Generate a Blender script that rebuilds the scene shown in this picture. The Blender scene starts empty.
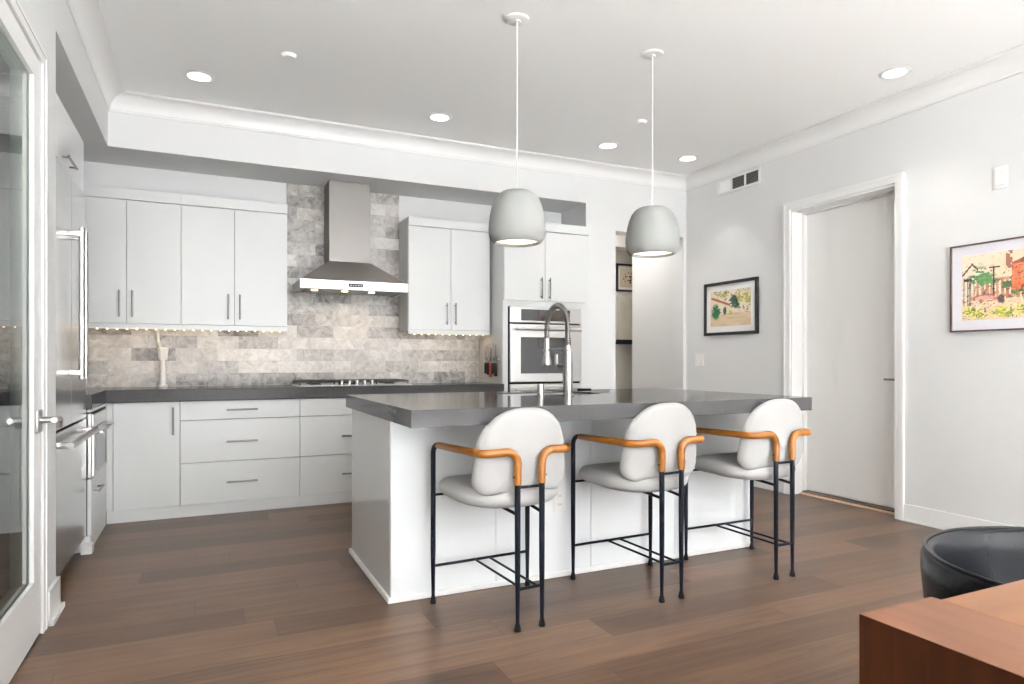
import bpy, bmesh, math, random
from mathutils import Vector, Matrix
C = bpy.context.scene.collection
S = bpy.context.scene
random.seed(7)
PI = math.pi

# ------------------------------------------------------------------ camera, world, light
cam_d = bpy.data.cameras.new('camera')
cam = bpy.data.objects.new('camera', cam_d); C.objects.link(cam)
cam_d.sensor_width = 36.0
cam_d.lens = 657.0 / 1024.0 * 36.0
cam_d.shift_y = (361.0 - 342.0) / 1024.0
cam_d.clip_start = 0.03
cam.location = (0, 0, 1.11)
cam.rotation_euler = (PI/2, 0, -math.radians(25.1))
S.camera = cam
S.view_settings.view_transform = 'Standard'
S.view_settings.look = 'None'
S.view_settings.gamma = 1.0
S.view_settings.use_curve_mapping = False
S.view_settings.exposure = 1.32
S.cycles.max_bounces = 10
S.cycles.diffuse_bounces = 6
S.cycles.glossy_bounces = 5
S.cycles.transmission_bounces = 6
S.cycles.sample_clamp_indirect = 6.0

w = bpy.data.worlds.new('daylight'); S.world = w; w.use_nodes = True
bg = w.node_tree.nodes['Background']
bg.inputs[0].default_value = (0.90, 0.95, 1.0, 1); bg.inputs[1].default_value = 1.6

def area_light(name, loc, rot, sx, sy, power, col):
    d = bpy.data.lights.new(name, 'AREA'); d.shape = 'RECTANGLE'; d.size = sx; d.size_y = sy
    d.energy = power; d.color = col
    o = bpy.data.objects.new(name, d); C.objects.link(o); o.location = loc; o.rotation_euler = rot
    return o
# daylight in the big window behind the camera
UP = math.radians(8)
area_light('window_daylight', (1.9, -5.40, 1.3), (PI/2+UP, 0, 0), 4.2, 2.4, 38, (0.96, 0.98, 1.0))
area_light('side_fill_light', (4.38, -3.2, 1.4), (PI/2, 0, PI/2), 3.0, 2.2, 30, (0.97, 0.985, 1.0))  # added fill light for the left wall, no window stands here
# sun through the big rear window, landing on the pale bounce rug added behind the camera
sun_d = bpy.data.lights.new('sun', 'SUN'); sun_d.energy = 128.0; sun_d.angle = math.radians(1.5); sun_d.color = (0.955, 0.975, 1.0)
sun = bpy.data.objects.new('sun', sun_d); C.objects.link(sun); sun.rotation_euler = (math.radians(90-40), 0, 0)

# ------------------------------------------------------------------ materials
def mat(name, col, rough=0.5, metal=0.0, spec=0.5, bump=0.0, bscale=200.0, var=0.0, vscale=8.0, **kw):
    m = bpy.data.materials.new(name); m.use_nodes = True
    nt = m.node_tree; b = nt.nodes['Principled BSDF']
    b.inputs['Base Color'].default_value = (*col, 1)
    b.inputs['Roughness'].default_value = rough
    b.inputs['Metallic'].default_value = metal
    b.inputs['Specular IOR Level'].default_value = spec
    for k, v in kw.items(): b.inputs[k.replace('_', ' ')].default_value = v
    tc = nt.nodes.new('ShaderNodeTexCoord')
    if bump:
        n = nt.nodes.new('ShaderNodeTexNoise'); n.inputs['Scale'].default_value = bscale
        n.inputs['Detail'].default_value = 3
        bp = nt.nodes.new('ShaderNodeBump'); bp.inputs['Strength'].default_value = bump
        bp.inputs['Distance'].default_value = 0.002
        nt.links.new(tc.outputs['Object'], n.inputs['Vector'])
        nt.links.new(n.outputs['Fac'], bp.inputs['Height'])
        nt.links.new(bp.outputs['Normal'], b.inputs['Normal'])
    if var:
        n = nt.nodes.new('ShaderNodeTexNoise'); n.inputs['Scale'].default_value = vscale
        n.inputs['Detail'].default_value = 5
        r = nt.nodes.new('ShaderNodeValToRGB')
        r.color_ramp.elements[0].position = 0.3; r.color_ramp.elements[1].position = 0.7
        r.color_ramp.elements[0].color = (*[c*(1-var) for c in col], 1)
        r.color_ramp.elements[1].color = (*[min(1, c*(1+var)) for c in col], 1)
        nt.links.new(tc.outputs['Object'], n.inputs['Vector'])
        nt.links.new(n.outputs['Fac'], r.inputs['Fac'])
        nt.links.new(r.outputs['Color'], b.inputs['Base Color'])
    return m

def emit(name, col, strength):
    m = bpy.data.materials.new(name); m.use_nodes = True
    b = m.node_tree.nodes['Principled BSDF']
    b.inputs['Base Color'].default_value = (*col, 1)
    b.inputs['Emission Color'].default_value = (*col, 1)
    b.inputs['Emission Strength'].default_value = strength
    return m

def brushed(name, col, rough, axis=0):
    m = mat(name, col, rough, 1.0)
    nt = m.node_tree; b = nt.nodes['Principled BSDF']
    tc = nt.nodes.new('ShaderNodeTexCoord'); mp = nt.nodes.new('ShaderNodeMapping')
    sc = [400, 400, 400]; sc[axis] = 3
    mp.inputs['Scale'].default_value = sc
    n = nt.nodes.new('ShaderNodeTexNoise'); n.inputs['Scale'].default_value = 1.0
    mr = nt.nodes.new('ShaderNodeMapRange')
    mr.inputs['To Min'].default_value = rough*0.8; mr.inputs['To Max'].default_value = rough*1.3
    nt.links.new(tc.outputs['Object'], mp.inputs['Vector']); nt.links.new(mp.outputs['Vector'], n.inputs['Vector'])
    nt.links.new(n.outputs['Fac'], mr.inputs['Value']); nt.links.new(mr.outputs['Result'], b.inputs['Roughness'])
    return m

M = {}
M['wall'] = mat('wall_paint', (0.69, 0.69, 0.688), 0.6, bump=0.05, bscale=350)
M['ceil'] = mat('ceiling_paint', (0.94, 0.94, 0.93), 0.8, bump=0.03, bscale=300)
M['trim'] = mat('white_trim_paint', (0.79, 0.785, 0.775), 0.35)
M['door'] = mat('door_paint', (0.79, 0.78, 0.76), 0.45)
M['cab'] = mat('white_cabinet_lacquer', (0.66, 0.668, 0.665), 0.28)
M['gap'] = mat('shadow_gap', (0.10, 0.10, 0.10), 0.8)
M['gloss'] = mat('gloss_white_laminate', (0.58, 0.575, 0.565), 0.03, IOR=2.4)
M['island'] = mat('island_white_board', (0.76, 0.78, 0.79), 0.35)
M['quartz'] = mat('grey_quartz', (0.058, 0.056, 0.057), 0.12, spec=0.08, var=0.10, vscale=60)
M['steel'] = brushed('brushed_steel', (0.56, 0.55, 0.54), 0.30, 0)
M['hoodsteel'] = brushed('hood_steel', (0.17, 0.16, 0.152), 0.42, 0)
M['canopysteel'] = brushed('hood_canopy_steel_lit', (0.46, 0.43, 0.405), 0.45, 0)  # same hood steel, lightened to make up for the dark soffit it reflects
M['fridgesteel'] = mat('fridge_steel', (0.60, 0.60, 0.595), 0.22, 1.0)
M['pullsteel'] = mat('fridge_pull_steel', (0.42, 0.41, 0.40), 0.30, 1.0)
M['nickel'] = mat('brushed_nickel', (0.24, 0.235, 0.23), 0.35, 1.0)
M['chrome'] = mat('chrome', (0.40, 0.39, 0.38), 0.20, 1.0)
M['blackmetal'] = mat('black_powder_coat', (0.006, 0.007, 0.012), 0.5, spec=0.12, bump=0.05, bscale=500)
M['leather'] = mat('caramel_leather', (0.205, 0.072, 0.007), 0.34, bump=0.10, bscale=160, var=0.12, vscale=25)
M['fabric'] = mat('white_boucle', (0.36, 0.355, 0.348), 0.95, spec=0.1, bump=0.45, bscale=260)
M['blackleather'] = mat('black_leather', (0.0045, 0.005, 0.0065), 0.26, spec=0.14, bump=0.25, bscale=140)
M['shade'] = mat('grey_matte_ceramic', (0.235, 0.238, 0.23), 0.75, spec=0.2, bump=0.05, bscale=250)
M['cord'] = mat('white_cord', (0.80, 0.80, 0.78), 0.5)
M['lamp_glow'] = emit('lamp_glow', (1.0, 0.90, 0.72), 0.55)
M['down_glow'] = emit('downlight_glow', (1.0, 0.96, 0.90), 1.6)
M['led'] = emit('warm_led', (1.0, 0.70, 0.34), 5.0)
M['plastic'] = mat('white_plastic', (0.80, 0.79, 0.77), 0.35)
M['blackglass'] = mat('black_oven_glass', (0.015, 0.015, 0.018), 0.04, spec=0.9)
M['black'] = mat('black_satin', (0.007, 0.007, 0.008), 0.5, spec=0.15)
M['iron'] = mat('cast_iron', (0.02, 0.018, 0.017), 0.6)
M['sinksteel'] = mat('sink_steel', (0.35, 0.35, 0.36), 0.3, 1.0)
M['ventdark'] = mat('vent_dark', (0.03, 0.03, 0.03), 0.8)
M['frameblack'] = mat('black_frame_wood', (0.013, 0.013, 0.015), 0.35)
M['framebrown'] = mat('brown_frame_wood', (0.075, 0.045, 0.035), 0.4)
M['matboard'] = mat('white_mat_board', (0.80, 0.79, 0.78), 0.9)
M['matlav'] = mat('pale_lavender_mat_board', (0.74, 0.72, 0.77), 0.9)
M['redwood'] = mat('red_handle', (0.40, 0.06, 0.03), 0.5)
M['tanwood'] = mat('threshold_wood', (0.55, 0.40, 0.28), 0.5)
M['bronze'] = mat('threshold_bronze', (0.10, 0.07, 0.05), 0.4)
M['passage'] = mat('passage_paint', (0.72, 0.69, 0.64), 0.7)

def glass_mat():
    m = bpy.data.materials.new('door_glass'); m.use_nodes = True
    nt = m.node_tree; nt.nodes.remove(nt.nodes['Principled BSDF'])
    tr = nt.nodes.new('ShaderNodeBsdfTransparent'); tr.inputs[0].default_value = (0.80, 0.85, 0.84, 1)
    gl = nt.nodes.new('ShaderNodeBsdfGlossy'); gl.inputs['Roughness'].default_value = 0.0; gl.inputs['Color'].default_value = (0.94, 0.97, 0.96, 1)
    fr = nt.nodes.new('ShaderNodeFresnel'); fr.inputs['IOR'].default_value = 2.1
    mx = nt.nodes.new('ShaderNodeMixShader')
    nt.links.new(fr.outputs[0], mx.inputs[0]); nt.links.new(tr.outputs[0], mx.inputs[1]); nt.links.new(gl.outputs[0], mx.inputs[2])
    nt.links.new(mx.outputs[0], nt.nodes['Material Output'].inputs[0])
    return m
M['glass'] = glass_mat()

def wood_mat(name, c0, c1, rough, axis=0, stretch=30, scale=1.6, spec=0.5):
    m = mat(name, c0, rough, spec=spec); nt = m.node_tree; b = nt.nodes['Principled BSDF']
    tc = nt.nodes.new('ShaderNodeTexCoord'); mp = nt.nodes.new('ShaderNodeMapping')
    sc = [stretch]*3; sc[axis] = scale
    mp.inputs['Scale'].default_value = sc
    n = nt.nodes.new('ShaderNodeTexNoise'); n.inputs['Scale'].default_value = 1.0
    n.inputs['Detail'].default_value = 6; n.inputs['Distortion'].default_value = 0.6
    r = nt.nodes.new('ShaderNodeValToRGB')
    r.color_ramp.elements[0].position = 0.3; r.color_ramp.elements[1].position = 0.72
    r.color_ramp.elements[0].color = (*c0, 1); r.color_ramp.elements[1].color = (*c1, 1)
    nt.links.new(tc.outputs['Object'], mp.inputs['Vector']); nt.links.new(mp.outputs['Vector'], n.inputs['Vector'])
    nt.links.new(n.outputs['Fac'], r.inputs['Fac']); nt.links.new(r.outputs['Color'], b.inputs['Base Color'])
    return m
M['tabletop'] = wood_mat('walnut_along_x', (0.100, 0.043, 0.019), (0.145, 0.066, 0.030), 0.45, 0, spec=0.3)
M['tableend'] = wood_mat('walnut_along_y', (0.075, 0.029, 0.013), (0.118, 0.049, 0.023), 0.45, 1, spec=0.3)
M['tableside'] = wood_mat('walnut_upright_shaded', (0.012, 0.0035, 0.0012), (0.034, 0.0105, 0.0032), 0.5, 2, spec=0.06)  # same walnut, with the shade on the end panels put into the colour

def math_node(nt, op, a=None, b=None):
    n = nt.nodes.new('ShaderNodeMath'); n.operation = op
    for i, v in enumerate((a, b)):
        if v is None: continue
        if isinstance(v, (int, float)): n.inputs[i].default_value = v
        else: nt.links.new(v, n.inputs[i])
    return n.outputs[0]

def floor_mat():
    m = bpy.data.materials.new('oak_plank_floor'); m.use_nodes = True
    nt = m.node_tree; b = nt.nodes['Principled BSDF']
    tc = nt.nodes.new('ShaderNodeTexCoord'); sp = nt.nodes.new('ShaderNodeSeparateXYZ')
    nt.links.new(tc.outputs['Object'], sp.inputs[0])
    X, Y = sp.outputs[0], sp.outputs[1]
    W, L = 0.19, 1.35
    ry = math_node(nt, 'DIVIDE', math_node(nt, 'ADD', Y, 20.0), W)
    row = math_node(nt, 'FLOOR', ry)
    wn = nt.nodes.new('ShaderNodeTexWhiteNoise'); wn.noise_dimensions = '1D'
    nt.links.new(row, wn.inputs['W'])
    rx = math_node(nt, 'DIVIDE', math_node(nt, 'ADD', math_node(nt, 'ADD', X, 20.0), math_node(nt, 'MULTIPLY', wn.outputs['Value'], 3.7)), L)
    col = math_node(nt, 'FLOOR', rx)
    cb = nt.nodes.new('ShaderNodeCombineXYZ'); nt.links.new(row, cb.inputs[0]); nt.links.new(col, cb.inputs[1])
    w2 = nt.nodes.new('ShaderNodeTexWhiteNoise'); w2.noise_dimensions = '3D'; nt.links.new(cb.outputs[0], w2.inputs['Vector'])
    # grain
    off = nt.nodes.new('ShaderNodeCombineXYZ')
    nt.links.new(math_node(nt, 'ADD', math_node(nt, 'MULTIPLY', X, 1.3), math_node(nt, 'MULTIPLY', w2.outputs['Value'], 37.0)), off.inputs[0])
    nt.links.new(math_node(nt, 'MULTIPLY', Y, 22.0), off.inputs[1])
    nt.links.new(w2.outputs['Value'], off.inputs[2])
    n1 = nt.nodes.new('ShaderNodeTexNoise'); n1.inputs['Scale'].default_value = 1.0; n1.inputs['Detail'].default_value = 7
    n1.inputs['Roughness'].default_value = 0.62; n1.inputs['Distortion'].default_value = 0.8
    nt.links.new(off.outputs[0], n1.inputs['Vector'])
    n2 = nt.nodes.new('ShaderNodeTexNoise'); n2.inputs['Scale'].default_value = 2.2; n2.inputs['Detail'].default_value = 3
    nt.links.new(tc.outputs['Object'], n2.inputs['Vector'])
    v = math_node(nt, 'ADD', math_node(nt, 'MULTIPLY', w2.outputs['Value'], 0.34),
                  math_node(nt, 'ADD', math_node(nt, 'SUBTRACT', math_node(nt, 'MULTIPLY', n1.outputs['Fac'], 0.95), 0.18), math_node(nt, 'MULTIPLY', n2.outputs['Fac'], 0.30)))
    r = nt.nodes.new('ShaderNodeValToRGB'); cr = r.color_ramp
    cr.elements[0].position = 0.25; cr.elements[0].color = (0.026, 0.014, 0.008, 1)
    cr.elements[1].position = 1.0; cr.elements[1].color = (0.168, 0.100, 0.061, 1)
    e = cr.elements.new(0.6); e.color = (0.080, 0.046, 0.028, 1)
    nt.links.new(v, r.inputs['Fac'])
    # joints
    fy = math_node(nt, 'FRACT', ry); fx = math_node(nt, 'FRACT', rx)
    ey = math_node(nt, 'MINIMUM', fy, math_node(nt, 'SUBTRACT', 1.0, fy))
    ex = math_node(nt, 'MINIMUM', fx, math_node(nt, 'SUBTRACT', 1.0, fx))
    g = math_node(nt, 'MAXIMUM', math_node(nt, 'LESS_THAN', ey, 0.0075), math_node(nt, 'LESS_THAN', ex, 0.0010))
    mx = nt.nodes.new('ShaderNodeMix'); mx.data_type = 'RGBA'
    nt.links.new(math_node(nt, 'MULTIPLY', g, 0.75), mx.inputs[0])
    nt.links.new(r.outputs['Color'], mx.inputs[6]); mx.inputs[7].default_value = (0.030, 0.020, 0.015, 1)
    nt.links.new(mx.outputs[2], b.inputs['Base Color'])
    rr = math_node(nt, 'ADD', 0.24, math_node(nt, 'MULTIPLY', n1.outputs['Fac'], 0.16))
    nt.links.new(rr, b.inputs['Roughness'])
    b.inputs['Specular IOR Level'].default_value = 0.20
    bp = nt.nodes.new('ShaderNodeBump'); bp.inputs['Strength'].default_value = 0.12; bp.inputs['Distance'].default_value = 0.004
    nt.links.new(math_node(nt, 'SUBTRACT', n1.outputs['Fac'], math_node(nt, 'MULTIPLY', g, 0.6)), bp.inputs['Height'])
    nt.links.new(bp.outputs['Normal'], b.inputs['Normal'])
    return m
M['floor'] = floor_mat()

def tile_mat(axis=0):
    m = bpy.data.materials.new('stone_subway_tile'); m.use_nodes = True
    nt = m.node_tree; b = nt.nodes['Principled BSDF']
    tc = nt.nodes.new('ShaderNodeTexCoord'); sp = nt.nodes.new('ShaderNodeSeparateXYZ')
    nt.links.new(tc.outputs['Object'], sp.inputs[0])
    X, Z = sp.outputs[axis], sp.outputs[2]
    H, L = 0.0985, 0.30
    rz = math_node(nt, 'DIVIDE', math_node(nt, 'ADD', Z, 10*H - 0.914), H)
    row = math_node(nt, 'FLOOR', rz)
    rx = math_node(nt, 'DIVIDE', math_node(nt, 'ADD', math_node(nt, 'ADD', X, 20.0), math_node(nt, 'MULTIPLY', math_node(nt, 'MODULO', row, 2.0), L/2)), L)
    col = math_node(nt, 'FLOOR', rx)
    cb = nt.nodes.new('ShaderNodeCombineXYZ'); nt.links.new(row, cb.inputs[0]); nt.links.new(col, cb.inputs[1])
    w2 = nt.nodes.new('ShaderNodeTexWhiteNoise'); w2.noise_dimensions = '3D'; nt.links.new(cb.outputs[0], w2.inputs['Vector'])
    ov = nt.nodes.new('ShaderNodeVectorMath'); ov.operation = 'MULTIPLY_ADD'
    nt.links.new(w2.outputs['Color'], ov.inputs[0]); ov.inputs[1].default_value = (9, 9, 9); nt.links.new(tc.outputs['Object'], ov.inputs[2])
    n1 = nt.nodes.new('ShaderNodeTexNoise'); n1.inputs['Scale'].default_value = 14.0; n1.inputs['Detail'].default_value = 9
    n1.inputs['Roughness'].default_value = 0.68; n1.inputs['Distortion'].default_value = 1.2
    nt.links.new(ov.outputs[0], n1.inputs['Vector'])
    tone = math_node(nt, 'POWER', w2.outputs['Value'], 1.0)
    v = math_node(nt, 'ADD', math_node(nt, 'MULTIPLY', tone, 0.34), math_node(nt, 'MULTIPLY', n1.outputs['Fac'], 0.82))
    r = nt.nodes.new('ShaderNodeValToRGB'); cr = r.color_ramp
    cr.elements[0].position = 0.34; cr.elements[0].color = (0.11, 0.10, 0.095, 1)
    cr.elements[1].position = 0.82; cr.elements[1].color = (0.70, 0.68, 0.655, 1)
    e = cr.elements.new(0.57); e.color = (0.41, 0.39, 0.37, 1)
    nt.links.new(v, r.inputs['Fac'])
    fy = math_node(nt, 'FRACT', rz); fx = math_node(nt, 'FRACT', rx)
    ey = math_node(nt, 'MINIMUM', fy, math_node(nt, 'SUBTRACT', 1.0, fy))
    ex = math_node(nt, 'MINIMUM', fx, math_node(nt, 'SUBTRACT', 1.0, fx))
    g = math_node(nt, 'MAXIMUM', math_node(nt, 'LESS_THAN', ey, 0.014), math_node(nt, 'LESS_THAN', ex, 0.0046))
    mx = nt.nodes.new('ShaderNodeMix'); mx.data_type = 'RGBA'
    nt.links.new(math_node(nt, 'MULTIPLY', g, 0.6), mx.inputs[0])
    nt.links.new(r.outputs['Color'], mx.inputs[6]); mx.inputs[7].default_value = (0.42, 0.39, 0.36, 1)
    nt.links.new(mx.outputs[2], b.inputs['Base Color'])
    b.inputs['Roughness'].default_value = 0.22
    b.inputs['Specular IOR Level'].default_value = 0.35
    bp = nt.nodes.new('ShaderNodeBump'); bp.inputs['Strength'].default_value = 0.25; bp.inputs['Distance'].default_value = 0.002
    nt.links.new(math_node(nt, 'SUBTRACT', math_node(nt, 'MULTIPLY', w2.outputs['Value'], 0.0), g), bp.inputs['Height'])
    nt.links.new(bp.outputs['Normal'], b.inputs['Normal'])
    return m
M['tile'] = tile_mat(0)

def paint_mat():
    m = bpy.data.materials.new('watercolour_print'); m.use_nodes = True
    nt = m.node_tree; b = nt.nodes['Principled BSDF']
    a = nt.nodes.new('ShaderNodeVertexColor'); a.layer_name = 'paint'
    nt.links.new(a.outputs['Color'], b.inputs['Base Color']); b.inputs['Roughness'].default_value = 0.6
    return m
M['paint'] = paint_mat()

# ------------------------------------------------------------------ helpers
def root_loc(o):
    v = Vector((0, 0, 0))
    while o is not None:
        v += o.location; o = o.parent
    return v

def obj(name, bm, m, parent=None, smooth=None):
    """link bm (drawn in world coordinates) as ONE mesh object, under parent if given"""
    me = bpy.data.meshes.new(name)
    if parent is not None:
        bm.transform(Matrix.Translation(-root_loc(parent)))
    bmesh.ops.recalc_face_normals(bm, faces=bm.faces)
    bm.to_mesh(me); bm.free()
    for x in (m if isinstance(m, (list, tuple)) else [m]): me.materials.append(x)
    o = bpy.data.objects.new(name, me); C.objects.link(o)
    if parent is not None: o.parent = parent
    if smooth is not None:
        for p in me.polygons: p.use_smooth = True
        me.set_sharp_from_angle(angle=math.radians(smooth))
    return o

def tag(o, label, cat, group=None, kind=None):
    o['label'] = label; o['category'] = cat
    if group: o['group'] = group
    if kind: o['kind'] = kind
    return o

def thing(name, label, cat, loc=(0, 0, 0), group=None):
    o = bpy.data.objects.new(name, None); C.objects.link(o); o.location = loc
    o.empty_display_size = 0.1
    return tag(o, label, cat, group)

def struct(name, bm, m, label, cat, smooth=None):
    return tag(obj(name, bm, m, None, smooth), label, cat, None, 'structure')

def copy_thing(o, loc, label):
    r = o.copy(); C.objects.link(r); r.location = loc; r['label'] = label
    def rec(a, b):
        for ch in list(a.children):
            if ch.name == b.name: continue
            c = ch.copy(); C.objects.link(c); c.parent = b
            rec(ch, c)
    rec(o, r)
    return r

def box(bm, x0, x1, y0, y1, z0, z1, bev=0.0, seg=2):
    t = bmesh.new()
    bmesh.ops.create_cube(t, size=1.0)
    for v in t.verts:
        v.co = Vector(((x0+x1)/2 + v.co.x*abs(x1-x0), (y0+y1)/2 + v.co.y*abs(y1-y0), (z0+z1)/2 + v.co.z*abs(z1-z0)))
    if bev > 0:
        bmesh.ops.bevel(t, geom=list(t.edges), offset=bev, segments=seg, profile=0.5, affect='EDGES', clamp_overlap=True)
    me = bpy.data.meshes.new('t'); t.to_mesh(me); t.free(); bm.from_mesh(me); bpy.data.meshes.remove(me)
    return bm

def B(*a, **k):
    return box(bmesh.new(), *a, **k)

def boxes(lst, bev=0.0):
    bm = bmesh.new()
    for a in lst: box(bm, *a, bev=bev)
    return bm

def lathe(bm, prof, c, n=40, axis='z'):
    """prof: list of (r, h); r=0 ends close"""
    rings = []
    for r, h in prof:
        if r < 1e-6:
            p = {'z': (0, 0, h), 'y': (0, h, 0), 'x': (h, 0, 0)}[axis]
            rings.append([bm.verts.new((c[0]+p[0], c[1]+p[1], c[2]+p[2]))])
        else:
            ring = []
            for k in range(n):
                a = 2*PI*k/n; u, v = r*math.cos(a), r*math.sin(a)
                p = {'z': (u, v, h), 'y': (u, h, v), 'x': (h, u, v)}[axis]
                ring.append(bm.verts.new((c[0]+p[0], c[1]+p[1], c[2]+p[2])))
            rings.append(ring)
    for a, b in zip(rings[:-1], rings[1:]):
        if len(a) == 1 and len(b) == 1: continue
        for k in range(n):
            k2 = (k+1) % n
            if len(a) == 1: bm.faces.new((a[0], b[k], b[k2]))
            elif len(b) == 1: bm.faces.new((a[k], b[0], a[k2]))
            else: bm.faces.new((a[k], b[k], b[k2], a[k2]))
    return bm

def cyl(bm, p0, p1, r, n=20, r1=None):
    return sweep(bm, [p0, p1], [r, r if r1 is None else r1], n)

def sweep(bm, pts, rad, n=14, cap=True):
    pts = [Vector(p) for p in pts]
    if not isinstance(rad, (list, tuple)): rad = [rad]*len(pts)
    T = []
    for i in range(len(pts)):
        a = pts[max(i-1, 0)]; b = pts[min(i+1, len(pts)-1)]
        T.append((b-a).normalized())
    up = Vector((0, 0, 1)) if abs(T[0].z) < 0.9 else Vector((1, 0, 0))
    N = T[0].cross(up).normalized()
    rings = []
    for i, p in enumerate(pts):
        if i > 0:
            ax = T[i-1].cross(T[i])
            if ax.length > 1e-7:
                N = Matrix.Rotation(T[i-1].angle(T[i]), 3, ax.normalized()) @ N
        Bn = T[i].cross(N).normalized()
        rings.append([bm.verts.new(p + (N*math.cos(2*PI*k/n) + Bn*math.sin(2*PI*k/n))*rad[i]) for k in range(n)])
    for a, b in zip(rings[:-1], rings[1:]):
        for k in range(n): bm.faces.new((a[k], a[(k+1) % n], b[(k+1) % n], b[k]))
    if cap:
        bm.faces.new(rings[0][::-1]); bm.faces.new(rings[-1])
    return bm

def fillet(pts, rads, n=8):
    """round the inner corners of a polyline"""
    pts = [Vector(p) for p in pts]; out = [pts[0]]
    for i in range(1, len(pts)-1):
        r = rads[i-1]
        a, p, b = pts[i-1], pts[i], pts[i+1]
        u = (a-p).normalized(); v = (b-p).normalized()
        ang = u.angle(v)
        if r <= 0 or ang > PI-0.02: out.append(p); continue
        d = r/math.tan(ang/2)
        bis = (u+v).normalized(); c = p + bis*(r/math.sin(ang/2))
        s = p+u*d - c; e = p+v*d - c
        tot = s.angle(e); ax = s.cross(e).normalized()
        for k in range(n+1):
            out.append(c + Matrix.Rotation(tot*k/n, 3, ax) @ s)
    out.append(pts[-1])
    return out

def prism(bm, poly, z0, z1):
    """poly: list of (x,y) counter-clockwise"""
    lo = [bm.verts.new((x, y, z0)) for x, y in poly]; hi = [bm.verts.new((x, y, z1)) for x, y in poly]
    bm.faces.new(lo[::-1]); bm.faces.new(hi)
    n = len(poly)
    for k in range(n): bm.faces.new((lo[k], lo[(k+1) % n], hi[(k+1) % n], hi[k]))
    return bm

def slab_with_hole(bm, x0, x1, y0, y1, hx0, hx1, hy0, hy1, z0, z1):
    o = [(x0, y0), (x1, y0), (x1, y1), (x0, y1)]; h = [(hx0, hy0), (hx1, hy0), (hx1, hy1), (hx0, hy1)]
    vs = {}
    for nm, loop in (('o', o), ('h', h)):
        for z, zn in ((z0, 'l'), (z1, 'u')):
            vs[nm+zn] = [bm.verts.new((x, y, z)) for x, y in loop]
    for k in range(4):
        j = (k+1) % 4
        bm.faces.new((vs['ou'][k], vs['ou'][j], vs['hu'][j], vs['hu'][k]))
        bm.faces.new((vs['ol'][j], vs['ol'][k], vs['hl'][k], vs['hl'][j]))
        bm.faces.new((vs['ol'][k], vs['ol'][j], vs['ou'][j], vs['ou'][k]))
        bm.faces.new((vs['hl'][j], vs['hl'][k], vs['hu'][k], vs['hu'][j]))
    return bm

def cushion(outline, half, edge, mapf, rings=6):
    """soft pad: outline (u,v) loop, thickness 2*half, rounded edge; mapf(u,v,h) -> xyz"""
    bm = bmesh.new()
    cu = sum(p[0] for p in outline)/len(outline); cv = sum(p[1] for p in outline)/len(outline)
    size = min(max(p[0] for p in outline)-min(p[0] for p in outline), max(p[1] for p in outline)-min(p[1] for p in outline))/2
    prof = []                                     # (scale, h)
    for s in (0.25, 0.5, 0.7, 0.82): prof.append((s*(1-edge/size), half*(1.0-0.10*(s/0.82)**2)))
    for k in range(rings+1):
        a = PI/2*(1-k/rings)
        prof.append((1-edge/size+edge/size*math.cos(a), half*0.90*math.sin(a)))
    prof = prof + [(s, -h) for s, h in prof[-2::-1]]
    c0 = bm.verts.new(mapf(cu, cv, half)); c1 = bm.verts.new(mapf(cu, cv, -half))
    loops = [[bm.verts.new(mapf(cu+(u-cu)*s, cv+(v-cv)*s, h)) for u, v in outline] for s, h in prof]
    n = len(outline)
    for a, b in zip(loops[:-1], loops[1:]):
        for k in range(n): bm.faces.new((a[k], a[(k+1) % n], b[(k+1) % n], b[k]))
    for k in range(n):
        bm.faces.new((c0, loops[0][(k+1) % n], loops[0][k])); bm.faces.new((c1, loops[-1][k], loops[-1][(k+1) % n]))
    return bm

def bar_handle(p0, p1, out, r=0.0066, stand=0.030, m=None, parent=None, name='handle', inset=0.02):
    """bar pull from p0 to p1, standing off along out, as ONE mesh"""
    bm = bmesh.new(); p0, p1, out = Vector(p0), Vector(p1), Vector(out)
    d = (p1-p0).normalized()
    sweep(bm, [p0+out*stand, p1+out*stand], r, 10)
    for q in (p0+d*inset, p1-d*inset): sweep(bm, [q, q+out*stand], r*0.8, 8)
    return obj(name, bm, m or M['nickel'], parent, 40)

# ------------------------------------------------------------------ dimensions
XL, XR = -0.60, 4.417          # left wall face, right wall face
YB = 5.27                      # face of the back wall and of the kitchen bulkhead
YT = 5.74                      # kitchen back wall
ZC = 2.95; ZS = 2.588           # ceiling, bulkhead underside
YR = -5.5                      # rear wall behind the camera

# ------------------------------------------------------------------ setting
struct('floor', B(-2.0, 5.7, YR-0.2, 7.4, -0.12, 0.0), M['floor'], 'brown oak plank floor running through kitchen and living area', 'floor')
struct('ceiling', B(-2.0, 5.7, YR-0.2, 7.4, ZC, ZC+0.12), M['ceil'], 'flat pale ceiling with recessed lights', 'ceiling')
# kitchen bulkhead (lowered soffit), L-shaped
bm = bmesh.new()
prism(bm, [(-1.32, 3.52), (XL, 3.52), (XL, YB), (3.232, YB), (3.232, YT+0.02), (-1.32, YT+0.02)], ZS, ZC-0.001)
struct('ceiling_soffit', bm, M['wall'], 'lowered white bulkhead running around above the kitchen cabinets', 'soffit')
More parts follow.
